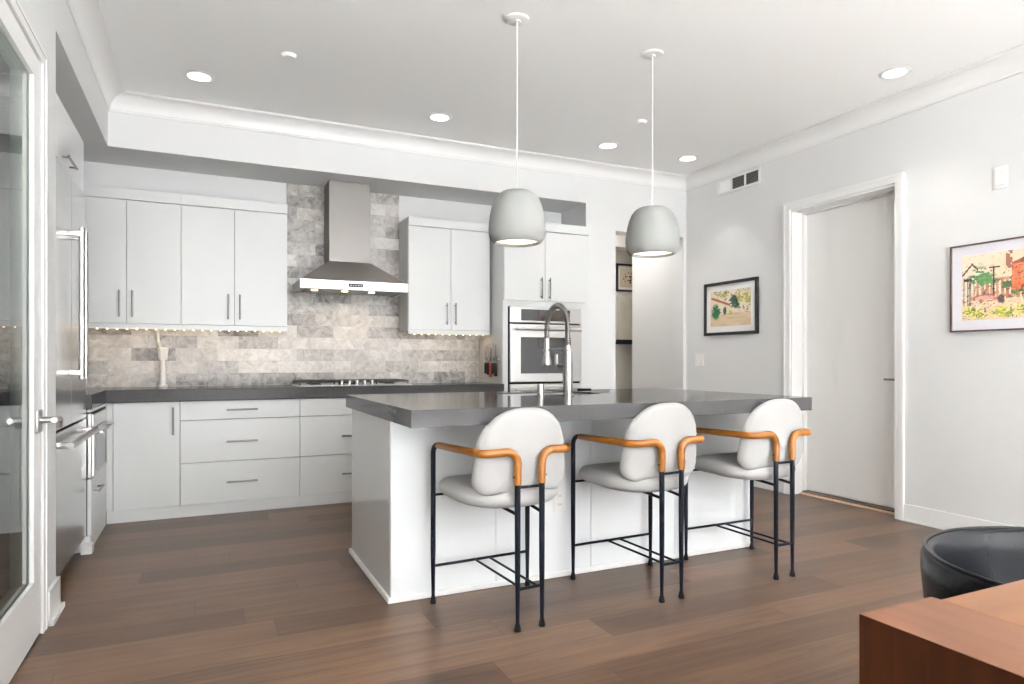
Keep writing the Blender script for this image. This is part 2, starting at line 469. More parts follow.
# left wall: piece with the glass door, ends in a post before the fridge recess
struct('wall_left', boxes([(XL-0.12, XL, YR, 2.02, 0, ZC-0.001), (XL-0.12, XL, 3.24, 3.519, 0, ZC-0.001), (XL-0.12, XL, 2.02, 3.24, 2.335, ZC-0.001),
    (-1.45, -1.32, 3.40, YT+0.1, 0, ZC-0.002), (-1.32, XL-0.121, 3.40, 3.519, 0, ZC-0.002)]), M['wall'],
    'white left wall holding the glass door and ending at the fridge recess', 'wall')
struct('wall_pantry', boxes([(-2.0, -1.9, 1.0, 3.40, 0, ZC-0.002), (-1.9, XL-0.121, 0.9, 1.0, 0, ZC-0.002), (-1.9, -1.451, 3.40, 3.50, 0, ZC-0.002)]), M['passage'],
    'plain walls of the closet behind the glass door', 'wall')
# back walls
struct('wall_back', boxes([(-1.32, 3.232, YT, YT+0.15, 0, ZC-0.003),
    (3.232, 3.562, YB, YT+0.15, 0, ZC-0.002),
    (3.562, 4.377, YB, YB+0.16, 2.355, ZC-0.002),
    (4.377, XR-0.001, YB, YB+0.16, 0, ZC-0.002)]), M['wall'], 'white back wall with the opening to the passage', 'wall')
struct('wall_passage', boxes([(3.40, 3.52, YT+0.151, 6.75, 0, ZC-0.003), (3.40, 5.60, 6.75, 6.9, 0, ZC-0.003), (5.5, 5.6, 6.0, 6.75, 0, ZC-0.003), (XR+0.251, 5.6, 5.9, 6.0, 0, ZC-0.003)]), M['passage'],
    'beige end wall of the passage behind the kitchen', 'wall')
struct('trim_passage_beam', B(3.53, 5.49, 6.50, 6.745, 2.46, ZC-0.004), M['passage'], 'dropped beam across the end of the passage', 'beam')
# right wall with a door recess
DY0, DY1, DZ = 3.041, 3.965, 2.367
struct('wall_right', boxes([(XR, XR+0.25, YR, DY0, 0, ZC-0.001), (XR, XR+0.25, DY1, 6.20, 0, ZC-0.001), (XR, XR+0.25, DY0, DY1, DZ, ZC-0.001)]),
    M['wall'], 'long white right wall with pictures and a recessed door', 'wall')
# rear wall with a large window opening
struct('wall_rear', boxes([(XL-0.12, -0.3, YR-0.15, YR, 0, ZC), (4.1, XR+0.25, YR-0.15, YR, 0, ZC), (-0.3, 4.1, YR-0.15, YR, 2.8, ZC), (-0.3, 4.1, YR-0.15, YR, 0, 0.15)]),
    M['wall'], 'rear wall of the living area around the big window', 'wall')
struct('window_1', boxes([(-0.3, 4.1, YR-0.10, YR-0.04, 0.15, 0.21), (-0.3, 4.1, YR-0.10, YR-0.04, 2.74, 2.8)] +
    [(x, x+0.06, YR-0.10, YR-0.04, 0.21, 2.74) for x in (-0.3, 1.12, 2.60, 4.04)]), M['trim'], 'white framed wide window of the living area', 'window')

# unseen pale rug, added to bounce sunlight up to the ceiling
tag(obj('bounce_rug', B(-0.3, 4.1, -5.3, -1.9, 0.001, 0.012, bev=0.004), mat('cream_wool', (0.80, 0.79, 0.77), 0.95, spec=0.1, bump=0.4, bscale=300)), 'large cream wool rug added behind the camera to bounce sunlight', 'rug')

# crown mouldings: small cove profile swept along the walls
def crown(name, p0, p1, out, label):
    """p0->p1 along wall face at ceiling; out = unit vector into the room"""
    bm = bmesh.new(); out = Vector(out); p0, p1 = Vector(p0), Vector(p1)
    prof = [(0.0, -0.118), (0.010, -0.118), (0.010, -0.108), (0.014, -0.104)]
    for k in range(1, 7):
        a = PI/2*k/6
        prof.append((0.014+0.092*(1-math.cos(a)), -0.104+0.092*math.sin(a)))
    prof += [(0.106, -0.008), (0.113, -0.008), (0.113, 0.0), (0.0, 0.0)]
    rings = [[bm.verts.new(p + out*(u+0.0005) + Vector((0, 0, v-0.002))) for u, v in prof] for p in (p0, p1)]
    n = len(prof)
    for k in range(n): bm.faces.new((rings[0][k], rings[0][(k+1) % n], rings[1][(k+1) % n], rings[1][k]))
    bm.faces.new(rings[0][::-1]); bm.faces.new(rings[1])
    return struct(name, bm, M['trim'], label, 'crown moulding', 25)
crown('trim_1', (XL, YR, ZC), (XL, YB, ZC), (1, 0, 0), 'white crown moulding along the left wall and bulkhead')
crown('trim_2', (XL, YB, ZC), (XR, YB, ZC), (0, -1, 0), 'white crown moulding along the kitchen bulkhead and back wall')
crown('trim_3', (XR, YR, ZC), (XR, YB, ZC), (-1, 0, 0), 'white crown moulding along the right wall')

# baseboards
def baseb(name, b, label):
    return struct(name, boxes(b), M['trim'], label, 'baseboard')
baseb('baseboard_right', [(XR-0.014, XR-0.001, YR, DY0-0.062, 0.001, 0.117), (XR-0.02, XR-0.001, YR, DY0-0.062, 0.001, 0.016),
    (XR-0.014, XR-0.001, DY1+0.062, YB-0.001, 0.001, 0.117)], 'white baseboard along the right wall')
baseb('baseboard_left', [(XL+0.001, XL+0.016, 3.305, 3.535, 0.001, 0.145), (XL+0.001, XL+0.03, 3.305, 3.55, 0.001, 0.022), (XL-0.10, XL+0.016, 3.5195, 3.535, 0.001, 0.145),
    (XL+0.001, XL+0.016, YR, 1.94, 0.001, 0.145)], 'white baseboard on the wall post before the fridge')
baseb('baseboard_back', [(3.232, 3.562, YB-0.015, YB-0.001, 0.001, 0.117)], 'white baseboard on the back wall beside the passage')

# right wall door: casing, jamb, leaf, threshold
d1 = struct('door_1', B(4.582, 4.622, DY0+0.012, DY1-0.012, 0.03, DZ-0.022, bev=0.003), M['door'], 'plain white flush door recessed in the right wall', 'door')
bm = boxes([(XR-0.018, XR-0.001, DY0-0.058, DY0+0.004, 0.001, DZ+0.055), (XR-0.018, XR-0.001, DY1-0.004, DY1+0.058, 0.001, DZ+0.055), (XR-0.018, XR-0.001, DY0+0.004, DY1-0.004, DZ-0.004, DZ+0.055),
    (XR-0.024, XR-0.001, DY0-0.06, DY0-0.042, 0.001, DZ+0.057), (XR-0.024, XR-0.001, DY1+0.042, DY1+0.06, 0.001, DZ+0.057), (XR-0.024, XR-0.001, DY0-0.042, DY1+0.042, DZ+0.039, DZ+0.057)])
obj('casing', bm, M['trim'], d1)
obj('jamb', boxes([(XR, 4.64, DY0+0.0005, DY0+0.012, 0.001, DZ), (XR, 4.64, DY1-0.012, DY1-0.0005, 0.001, DZ), (XR, 4.64, DY0+0.012, DY1-0.012, DZ-0.02, DZ-0.0005),
    (4.54, 4.58, DY0+0.012, DY0+0.024, 0.03, DZ-0.02), (4.54, 4.58, DY1-0.024, DY1-0.012, 0.03, DZ-0.02), (4.54, 4.58, DY0+0.024, DY1-0.024, DZ-0.034, DZ-0.02),
    (4.63, 4.66, DY0, DY1, 0.0, DZ)]), M['trim'], d1)
obj('threshold', boxes([(4.53, 4.60, DY0+0.013, DY1-0.013, 0.001, 0.024)], bev=0.004), M['bronze'], d1)
obj('threshold_strip', boxes([(4.50, 4.53, DY0+0.013, DY1-0.013, 0.001, 0.012)], bev=0.002), M['tanwood'], d1)
bm = bmesh.new()
cyl(bm, (4.582, 3.10, 0.975), (4.572, 3.10, 0.975), 0.024); cyl(bm, (4.574, 3.10, 0.975), (4.525, 3.10, 0.975), 0.008)
sweep(bm, fillet([(4.53, 3.09, 0.975), (4.525, 3.16, 0.975), (4.525, 3.212, 0.975)], [0.03]), 0.0085, 10)
obj('handle', bm, M['nickel'], d1, 40)

# glass door on the left wall
d2 = struct('door_2', boxes([(-0.642, -0.602, 3.108, 3.222, 0.012, 2.315), (-0.642, -0.602, 2.04, 2.15, 0.012, 2.315),
    (-0.642, -0.602, 2.15, 3.108, 0.012, 0.235), (-0.642, -0.602, 2.15, 3.108, 2.235, 2.315)]), M['trim'], 'tall white framed glass door in the left wall', 'door')
obj('glass_pane', B(-0.627, -0.617, 2.148, 3.110, 0.233, 2.237), M['glass'], d2)
obj('glazing_bead', boxes([(-0.612, -0.598, 3.096, 3.110, 0.235, 2.235), (-0.612, -0.598, 2.148, 2.162, 0.235, 2.235), (-0.612, -0.598, 2.162, 3.096, 0.233, 0.249), (-0.612, -0.598, 2.162, 3.096, 2.221, 2.237)]), M['trim'], d2)
obj('casing', boxes([(XL+0.001, XL+0.008, 3.228, 3.285, 0.001, 2.368), (XL+0.001, XL+0.008, 1.95, 2.03, 0.001, 2.368), (XL+0.001, XL+0.008, 2.03, 3.228, 2.322, 2.368),
    (XL+0.001, XL+0.012, 3.272, 3.285, 0.001, 2.370), (XL+0.001, XL+0.012, 1.95, 3.285, 2.355, 2.370)]), M['trim'], d2)
bm = bmesh.new()
box(bm, -0.602, -0.592, 3.130, 3.212, 0.825, 0.915, bev=0.002)
cyl(bm, (-0.596, 3.178, 0.873), (-0.542, 3.178, 0.873), 0.013)
sweep(bm, fillet([(-0.545, 3.165, 0.873), (-0.545, 3.275, 0.873), (-0.548, 3.285, 0.835)], [0.012]), 0.012, 10)
obj('handle', bm, M['pullsteel'], d2, 40)

# ------------------------------------------------------------------ backsplash (its own surface on the wall)
struct('wall_backsplash', boxes([(-1.31, 0.62, YT-0.012, YT-0.001, 0.915, 1.40), (0.62, 1.572, YT-0.012, YT-0.001, 0.915, ZS-0.001), (1.572, 2.342, YT-0.012, YT-0.001, 0.915, 1.40)]), M['tile'],
    'polished grey and beige stone tile backsplash behind the cooktop', 'backsplash')

# ------------------------------------------------------------------ base cabinets
YF = 5.20                       # front of base cabinet doors
def front_panel(name, x0, x1, z0, z1, parent, y=YF, t=0.018, g=0.0018, m=None):
    return obj(name, B(x0+g, x1-g, y, y+t, z0+g, z1-g, bev=0.0012, seg=1), m or M['cab'], parent)

def base_unit(label, x0, x1, fronts):
    t = thing('base_cabinet', label, 'cabinet', ((x0+x1)/2, 5.45, 0), 'base cabinets on the back wall')
    obj('carcass', B(x0+0.0005, x1-0.0005, YF+0.020, YT-0.014, 0.085, 0.826), M['gap'], t)
    obj('toe_kick', B(x0+0.0005, x1-0.0005, YF+0.012, YF+0.06, 0.001, 0.084), M['cab'], t)
    for kind, a, b, c, d, h in fronts:
        p = front_panel(kind, a, b, c, d, t)
        if h: bar_handle(h[0], h[1], (0, -1, 0), parent=p)
    return t
base_unit('white base cabinet with one tall door in the kitchen corner', -0.602, -0.155,
    [('filler_panel', -0.602, -0.562, 0.085, 0.824, None), ('door', -0.562, -0.155, 0.085, 0.824, ((-0.198, YF, 0.592), (-0.198, YF, 0.785)))])
def drawers(x0, x1, hl=0.105, top_handle=True):
    c = (x0+x1)/2
    return [('drawer', x0, x1, 0.688, 0.824, ((c-hl, YF, 0.757), (c+hl, YF, 0.757)) if top_handle else None),
            ('drawer', x0, x1, 0.383, 0.688, ((c-hl, YF, 0.528), (c+hl, YF, 0.528))),
            ('drawer', x0, x1, 0.085, 0.383, ((c-hl, YF, 0.234), (c+hl, YF, 0.234)))]
base_unit('white three drawer base cabinet beside the corner door', -0.155, 0.658, drawers(-0.155, 0.658))
base_unit('white drawer base cabinet under the cooktop', 0.658, 1.49, drawers(0.658, 1.49, top_handle=False))
base_unit('white drawer base cabinet between cooktop and oven tower', 1.49, 2.338, drawers(1.49, 2.338))

# left run: cabinet with built-in microwave oven
XF = -0.60
t = thing('oven_cabinet', 'white base cabinet with built-in microwave beside the fridge', 'cabinet', (-0.95, 4.85, 0))
obj('carcass', B(-1.30, XF-0.020, 4.53, 5.188, 0.085, 0.826), M['gap'], t)
obj('toe_kick', B(-0.68, XF-0.004, 4.53, 5.199, 0.001, 0.084), M['cab'], t)
obj('face_frame', boxes([(XF-0.019, XF-0.001, 5.125, 5.199, 0.087, 0.824), (XF-0.019, XF-0.001, 4.53, 5.125, 0.81, 0.824)]), M['cab'], t)
dr = obj('drawer', B(XF-0.019, XF, 4.532, 5.123, 0.089, 0.415, bev=0.0012, seg=1), M['cab'], t)
bar_handle((XF, 4.60, 0.335), (XF, 4.80, 0.335), (1, 0, 0), parent=dr)
XF -= 0.010
t = thing('microwave_oven', 'steel built-in microwave with dark window in the cabinet beside fridge', 'microwave', (-0.8, 4.83, 0.42))
obj('body', boxes([(XF-0.009, XF+0.010, 4.535, 5.12, 0.425, 0.80)], bev=0.003), M['steel'], t)
obj('control_panel', B(XF+0.0105, XF+0.020, 4.545, 5.11, 0.725, 0.795, bev=0.002), M['steel'], t)
obj('vent_slot', B(XF+0.0105, XF+0.014, 4.54, 5.115, 0.797, 0.806), M['black'], t)
dd = obj('door', B(XF+0.0105, XF+0.024, 4.545, 5.11, 0.430, 0.712, bev=0.003), M['steel'], t)
obj('window', B(XF+0.0242, XF+0.0255, 4.60, 5.085, 0.455, 0.665), M['blackglass'], dd)
bar_handle((XF+0.024, 4.56, 0.69), (XF+0.024, 5.095, 0.69), (1, 0, 0), r=0.008, stand=0.035, parent=dd, m=M['steel'])

# worktop: one L-shaped slab
bm = bmesh.new()
prism(bm, [(-1.305, 4.535), (-0.597, 4.535), (-0.597, 5.155), (2.342, 5.155), (2.342, YT-0.014), (-1.305, YT-0.014)], 0.828, 0.914)
bmesh.ops.bevel(bm, geom=list(bm.edges), offset=0.003, segments=2, profile=0.5, affect='EDGES')
tag(obj('kitchen_worktop', bm, M['quartz']), 'long dark grey stone worktop along the back wall under the tiles', 'worktop')

# ------------------------------------------------------------------ fridge
t = thing('refrigerator', 'tall stainless steel fridge freezer at the left wall', 'refrigerator', (-0.95, 4.04, 0))
FX, F0, F1 = -0.62, 3.575, 4.495
obj('body', boxes([(-1.30, FX-0.06, F0, F1, 0.09, 2.065)]), M['black'], t)
obj('plinth', B(-1.25, FX-0.07, F0+0.01, F1-0.01, 0.002, 0.088), M['black'], t)
da = obj('door', B(FX-0.058, FX, F0, 4.032, 0.785, 2.065, bev=0.004), M['fridgesteel'], t)
db = obj('door', B(FX-0.058, FX, 4.036, F1, 0.785, 2.065, bev=0.004), M['fridgesteel'], t)
dz = obj('freezer_drawer', B(FX-0.058, FX, F0, F1, 0.095, 0.775, bev=0.004), M['fridgesteel'], t)
def fridge_handle(a, b, parent, r=0.014):
    a, b = Vector(a), Vector(b); bm = bmesh.new(); o = Vector((0.055, 0, 0)); d = (b-a).normalized()
    sweep(bm, [a+o, b+o], r, 14)
    for q in (a+d*0.03, b-d*0.03):
        box(bm, q.x, q.x+0.06, q.y-0.014, q.y+0.014, q.z-0.014, q.z+0.014, bev=0.002)
    obj('handle', bm, M['pullsteel'], parent, 40)
fridge_handle((FX, 3.965, 1.02), (FX, 3.965, 1.79), da)
fridge_handle((FX, 4.095, 1.02), (FX, 4.095, 1.79), db, 0.010)
fridge_handle((FX, 3.63, 0.715), (FX, 4.44, 0.715), dz, 0.017)
# side panel between fridge and worktop cabinets
tag(obj('fridge_side_panel', boxes([(-1.30, -0.625, 4.502, 4.522, 0.001, 0.826), (-1.30, -0.66, 4.502, 4.522, 0.826, 2.06), (-0.64, -0.585, 4.445, 4.528, 0.001, 0.05)]), M['cab']),
    'white upright panel closing the fridge off from the microwave cabinet', 'panel')
# cabinet over the fridge
t = thing('bridge_cabinet', 'white lift up cabinet over the fridge', 'cabinet', (-0.95, 4.04, 2.08))
obj('body', B(-1.30, -0.655, 3.56, 4.522, 2.075, 2.385), M['cab'], t)
p = obj('door', B(-0.654, -0.636, 3.562, 4.521, 2.078, 2.384, bev=0.0012, seg=1), M['cab'], t)
bar_handle((-0.636, 3.86, 2.12), (-0.636, 4.10, 2.12), (1, 0, 0), parent=p)

# ------------------------------------------------------------------ wall cabinets
YU = 5.43
def wall_unit(label, x0, x1, split, zb=1.343, zt=2.34, hz=(1.425, 1.615), side='white'):
    t = thing('wall_cabinet', label, 'cabinet', ((x0+x1)/2, 5.58, zb), 'wall cabinets over the backsplash')
    obj('carcass', boxes([(x0+0.0005, x1-0.0005, YU+0.020, YT-0.014, zb+0.03, zt)]), M['cab'], t)
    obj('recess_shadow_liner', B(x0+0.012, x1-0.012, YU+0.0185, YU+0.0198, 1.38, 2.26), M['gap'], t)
    obj('top_rail', B(x0+0.0005, x1-0.0005, YU-0.008, YU+0.019, 2.266, zt, bev=0.001, seg=1), M['cab'], t)
    obj('light_rail', boxes([(x0+0.0005, x1-0.0005, YU-0.002, YU+0.019, zb, 1.376)]), M['cab'], t)
    for k, (a, b) in enumerate(((x0, split), (split, x1))):
        p = front_panel('door', a, b, 1.379, 2.264, t, y=YU)
        hx = b-0.043 if k == 0 else a+0.038
        bar_handle((hx, YU, hz[0]), (hx, YU, hz[1]), (0, -1, 0), parent=p)
    return t
wall_unit('white two door wall cabinet nearest the fridge corner', -0.862, -0.155, -0.504)
wall_unit('white two door wall cabinet left of the steel hood', -0.155, 0.593, 0.209)
wall_unit('white two door wall cabinet between hood and oven tower', 1.571, 2.325, 1.954)
# led strips
def led_strip(label, x0, x1):
    bm = bmesh.new(); box(bm, x0, x1, 5.452, 5.462, 1.3426, 1.3429)
    o = obj('led_strip', bm, M['cord']); tag(o, label, 'light')
    bm = bmesh.new(); n = int((x1-x0)/0.06)
    for k in range(n):
        x = x0 + (k+0.5)*(x1-x0)/n
        box(bm, x-0.005, x+0.005, 5.453, 5.459, 1.3375, 1.3425)
    bm2 = bm
    o2 = obj('led_chain', bm2, M['led'], o); o2['kind'] = 'stuff'
    d = bpy.data.lights.new('led_light', 'AREA'); d.shape = 'RECTANGLE'; d.size = x1-x0; d.size_y = 0.03; d.energy = 0.38*(x1-x0); d.color = (1.0, 0.72, 0.44)
    l = bpy.data.objects.new('led_light', d); C.objects.link(l); l.location = ((x0+x1)/2, 5.50, 1.35); l.rotation_euler = (math.radians(18), 0, 0)
led_strip('string of warm lights under the wall cabinets near the fridge', -0.84, 0.57)
led_strip('string of warm lights under the wall cabinet beside the oven', 1.60, 2.30)

# ------------------------------------------------------------------ range hood
HX0, HX1, HY0, HY1 = 0.663, 1.512, 5.235, 5.726
t = thing('range_hood', 'stainless steel chimney range hood over the cooktop', 'range hood', (1.087, 5.48, 1.66))
obj('rim_band', boxes([(HX0, HX1, HY0, HY0+0.012, 1.672, 1.742), (HX0, HX0+0.012, HY0+0.012, HY1, 1.672, 1.742), (HX1-0.012, HX1, HY0+0.012, HY1, 1.672, 1.742), (HX0+0.012, HX1-0.012, HY0+0.012, HY1, 1.690, 1.741)], bev=0.001), M['steel'], t)
bm = bmesh.new()
lo = [(HX0+0.004, HY0+0.004, 1.742), (HX1-0.004, HY0+0.004, 1.742), (HX1-0.004, HY1, 1.742), (HX0+0.004, HY1, 1.742)]
CX0, CX1, CY0 = 0.917, 1.262, 5.475
hi = [(CX0, CY0, 1.925), (CX1, CY0, 1.925), (CX1, HY1, 1.925), (CX0, HY1, 1.925)]
lv = [bm.verts.new(p) for p in lo]; hv = [bm.verts.new(p) for p in hi]
for k in range(4): bm.faces.new((lv[k], lv[(k+1) % 4], hv[(k+1) % 4], hv[k]))
bm.faces.new(lv[::-1]); bm.faces.new(hv)
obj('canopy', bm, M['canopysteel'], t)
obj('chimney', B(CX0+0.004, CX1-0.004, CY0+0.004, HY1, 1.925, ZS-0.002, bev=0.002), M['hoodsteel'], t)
cp = obj('control_panel', B(1.03, 1.145, HY0-0.002, HY0+0.001, 1.693, 1.722), M['black'], t)
obj('button', boxes([(1.045+0.02*k, 1.053+0.02*k, HY0-0.004, HY0-0.002, 1.703, 1.711) for k in range(5)]), M['chrome'], cp)
obj('filter', boxes([(HX0+0.06, HX1-0.06, HY0+0.06, HY1-0.05, 1.680, 1.6895)]), M['nickel'], t)
for x in (0.80, 1.04, 1.26):
    bm = bmesh.new(); lathe(bm, [(0, 1.676), (0.026, 1.676), (0.026, 1.6798), (0, 1.6798)], (x, 5.44, 0), 20)
    obj('hood_lamp', bm, M['led'], t)
    d = bpy.data.lights.new('hood_spot', 'SPOT'); d.energy = 0.7; d.color = (1.0, 0.74, 0.45); d.spot_size = math.radians(95); d.spot_blend = 0.6; d.shadow_soft_size = 0.03
    l = bpy.data.objects.new('hood_spot', d); C.objects.link(l); l.location = (x, 5.46, 1.660); l.rotation_euler = (math.radians(30), 0, 0)

# ------------------------------------------------------------------ cooktop
t = thing('cooktop', 'steel gas cooktop with black grates under the hood', 'cooktop', (1.09, 5.44, 0.914))
obj('tray', B(0.645, 1.535, 5.185, 5.66, 0.915, 0.923, bev=0.003), M['steel'], t)
for gx in (0.66, 0.957, 1.254):
    bm = bmesh.new(); x1 = gx+0.272; y0 = 5.27
    for y in (y0, 5.45, 5.64): box(bm, gx, x1, y-0.007, y+0.007, 0.941, 0.955)
    for x in (gx+0.007, gx+0.136, x1-0.007): box(bm, x-0.006, x+0.006, y0-0.007, 5.647, 0.9412, 0.9552)
    for x in (gx+0.007, x1-0.007):
        for y in (y0, 5.64): box(bm, x-0.006, x+0.006, y-0.006, y+0.006, 0.924, 0.9405)
    obj('grate', bm, M['iron'], t)
    for y in (5.36, 5.55):
        bm = bmesh.new(); lathe(bm, [(0, 0.938), (0.035, 0.938), (0.042, 0.930), (0.048, 0.924), (0, 0.924)], (gx+0.136, y, 0), 20)
        obj('burner', bm, M['iron'], t, 30)
for kx in (0.975, 1.035, 1.093, 1.155, 1.213):
    bm = bmesh.new(); lathe(bm, [(0, 0.958), (0.014, 0.958), (0.016, 0.954), (0.016, 0.930), (0.020, 0.924), (0, 0.924)], (kx, 5.222, 0), 18)
    obj('knob', bm, M['chrome'], t, 30)

# ------------------------------------------------------------------ oven tower
TX0, TX1 = 2.346, 3.212
t = thing('oven_tower', 'tall white cabinet housing the wall ovens', 'cabinet', (2.79, 5.45, 0))
obj('body', boxes([(TX0, TX0+0.050, 5.20, YT-0.004, 0.085, 2.265), (3.125, TX1, 5.20, YT-0.004, 0.085, 2.265), (TX0+0.050, 3.125, 5.20, YT-0.004, 1.592, 1.655),
    (TX0+0.050, 3.125, 5.20, YT-0.004, 0.085, 0.40), (TX0+0.050, 3.125, 5.60, YT-0.004, 0.40, 1.592)]), M['cab'], t)
obj('carcass', B(TX0+0.050, 3.125, 5.215, YT-0.004, 1.655, 2.262), M['gap'], t)
obj('top_rail', B(TX0-0.002, TX1, 5.176, YT-0.004, 2.266, 2.345, bev=0.001, seg=1), M['cab'], t)
obj('toe_kick', B(TX0, TX1, 5.212, 5.26, 0.001, 0.084), M['cab'], t)
for k, (a, b) in enumerate(((TX0+0.004, 2.752), (2.752, 3.176))):
    p = front_panel('door', a, b, 1.64, 2.262, t, y=5.18, t=0.019)
    hx = b-0.041 if k == 0 else a+0.040
    bar_handle((hx, 5.18, 1.66), (hx, 5.18, 1.85), (0, -1, 0), parent=p)
t = thing('wall_oven', 'stainless steel double wall oven with dark glass doors in the tall cabinet', 'oven', (2.755, 5.2, 0.45))
OX0, OX1 = 2.408, 3.118
obj('body', B(OX0, OX1, 5.196, 5.59, 0.405, 1.585), M['black'], t)
cp = obj('control_panel', B(OX0-0.003, OX1+0.003, 5.170, 5.195, 1.447, 1.588, bev=0.004), M['steel'], t)
obj('display', B(2.51, 3.0, 5.1685, 5.1700, 1.465, 1.565), M['blackglass'], cp)
for z0, z1 in ((0.925, 1.435), (0.41, 0.908)):
    dd = obj('door', B(OX0-0.003, OX1+0.003, 5.165, 5.195, z0, z1, bev=0.005), M['steel'], t)
    obj('window', B(2.505, 3.01, 5.163, 5.1652, z0+0.075, z1-0.115), M['blackglass'], dd)
    bm = bmesh.new(); sweep(bm, [(OX0+0.03, 5.115, z1-0.045), (OX1-0.03, 5.115, z1-0.045)], 0.013, 14)
    for x in (OX0+0.06, OX1-0.06): box(bm, x-0.012, x+0.012, 5.112, 5.166, z1-0.056, z1-0.034, bev=0.002)
    obj('handle', bm, M['steel'], dd, 40)

# ------------------------------------------------------------------ magnetic knife rail on the tower's side
tag(obj('knife_rail', B(2.330, 2.344, 5.27, 5.56, 1.115, 1.145, bev=0.003), M['nickel']), 'slim magnetic rail with knives on the side of the oven tower', 'knife rail')
kn = [(5.53, 'black', 0.15, 0.10, 'knife with a reddish bolster farthest back on the rail'), (5.475, 'black', 0.17, 0.11, 'broad knife with black handle, second from the back wall on the rail'),
      (5.42, 'red', 0.13, 0.13, 'knife with a long red handle hanging mid rail'), (5.365, 'black', 0.18, 0.10, 'knife with black handle and long blade beside the red one'),
      (5.31, 'black', 0.16, 0.12, 'knife with black handle nearest the oven front on the rail')]
for y, hc, bl, hl, lab in kn:
    t = thing('kitchen_knife', lab, 'knife', (2.326, y, 1.13), 'knives on the magnetic rail')
    bm = bmesh.new()
    prof = [(-0.012, 0.0), (0.014, 0.0), (0.014, bl*0.6), (0.0, bl), (-0.012, bl)]
    a = [bm.verts.new((2.328, y+u, 1.095+v)) for u, v in prof]; b = [bm.verts.new((2.326, y+u, 1.095+v)) for u, v in prof]
    bm.faces.new(a); bm.faces.new(b[::-1])
    for k in range(5): bm.faces.new((a[k], a[(k+1) % 5], b[(k+1) % 5], b[k]))
    obj('blade', bm, M['chrome'], t)
    obj('handle', B(2.316, 2.338, y-0.017, y+0.017, 1.095-hl, 1.094, bev=0.005), M['redwood'] if hc == 'red' else M['black'], t)

# ------------------------------------------------------------------ white plug-in device on the worktop
t = thing('charging_stand', 'slim white upright gadget with cord standing on the worktop against the tiles', 'gadget', (-0.283, 5.62, 0.914))
bm = bmesh.new(); lathe(bm, [(0, 0.915), (0.036, 0.915), (0.036, 0.926), (0.022, 0.935), (0.021, 1.06), (0.017, 1.075), (0.017, 1.115), (0, 1.115)], (-0.283, 5.62, 0), 24)
obj('body', bm, M['plastic'], t, 30)
bm = bmesh.new(); lathe(bm, [(0, 1.1155), (0.030, 1.1155), (0.040, 1.205), (0.036, 1.212), (0, 1.212)], (-0.283, 5.62, 0), 24)
obj('head', bm, M['plastic'], t, 30)
bm = bmesh.new(); sweep(bm, [(-0.30, 5.64, 1.212), (-0.318, 5.69, 1.25), (-0.322, 5.70, 1.372)], 0.012, 10)
obj('cord', bm, M['cord'], t, 40)

# ------------------------------------------------------------------ island
IX0, IX1, IY0, IY1 = 0.773, 2.965, 2.962, 3.83
t = thing('kitchen_island', 'white kitchen island with panelled front under the grey slab', 'island', (1.87, 3.3, 0))
obj('carcass', boxes([(IX0+0.022, IX1-0.022, IY0+0.022, IY1-0.022, 0.002, 0.690), (IX0+0.022, 1.545, IY0+0.022, IY1-0.022, 0.690, 0.841), (2.165, IX1-0.022, IY0+0.022, IY1-0.022, 0.690, 0.841),
    (1.545, 2.165, IY0+0.022, 3.335, 0.690, 0.841), (1.545, 2.165, 3.705, IY1-0.022, 0.690, 0.841)]), M['gap'], t)
seams = [IX0, 1.30, 1.847, 2.40, IX1]
for a, b in zip(seams[:-1], seams[1:]):
    obj('front_panel', B(a+0.0012, b-0.0012, IY0, IY0+0.020, 0.002, 0.842, bev=0.0015, seg=1), M['island'], t)
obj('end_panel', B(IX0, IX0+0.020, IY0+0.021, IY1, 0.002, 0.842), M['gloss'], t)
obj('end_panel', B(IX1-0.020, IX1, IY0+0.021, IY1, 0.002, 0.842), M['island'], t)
for a, b in ((0.79, 1.45), (1.45, 2.30), (2.30, 2.943)):
    p = obj('door', B(a+0.002, b-0.002, IY1-0.021, IY1-0.002, 0.09, 0.838), M['cab'], t)
    bar_handle((b-0.06, IY1-0.002, 0.60), (b-0.06, IY1-0.002, 0.78), (0, 1, 0), parent=p)
obj('base_trim', boxes([(IX0-0.016, IX1+0.012, IY0-0.014, IY0-0.0005, 0.001, 0.028), (IX0-0.016, IX0-0.0005, IY0-0.0005, IY1+0.012, 0.001, 0.028)], bev=0.004), M['trim'], t)
bm = bmesh.new()
slab_with_hole(bm, 0.745, 2.982, 2.534, 3.865, 1.55, 2.16, 3.34, 3.70, 0.843, 0.914)
tag(obj('island_worktop', bm, M['quartz']), 'thick dark grey stone slab on top of the island', 'worktop')
bm = bmesh.new()
lo = (1.552, 2.158, 3.342, 3.698)
for (a, b, c, d, e, f) in ((lo[0], lo[1], lo[2], lo[3], 0.700, 0.704), (lo[0], lo[0]+0.004, lo[2], lo[3], 0.704, 0.905), (lo[1]-0.004, lo[1], lo[2], lo[3], 0.704, 0.905),
                           (lo[0]+0.004, lo[1]-0.004, lo[2], lo[2]+0.004, 0.704, 0.905), (lo[0]+0.004, lo[1]-0.004, lo[3]-0.004, lo[3], 0.704, 0.905)):
    box(bm, a, b, c, d, e, f)
tag(obj('sink_basin', bm, M['sinksteel']), 'steel undermount sink basin sunk into the island slab', 'sink')
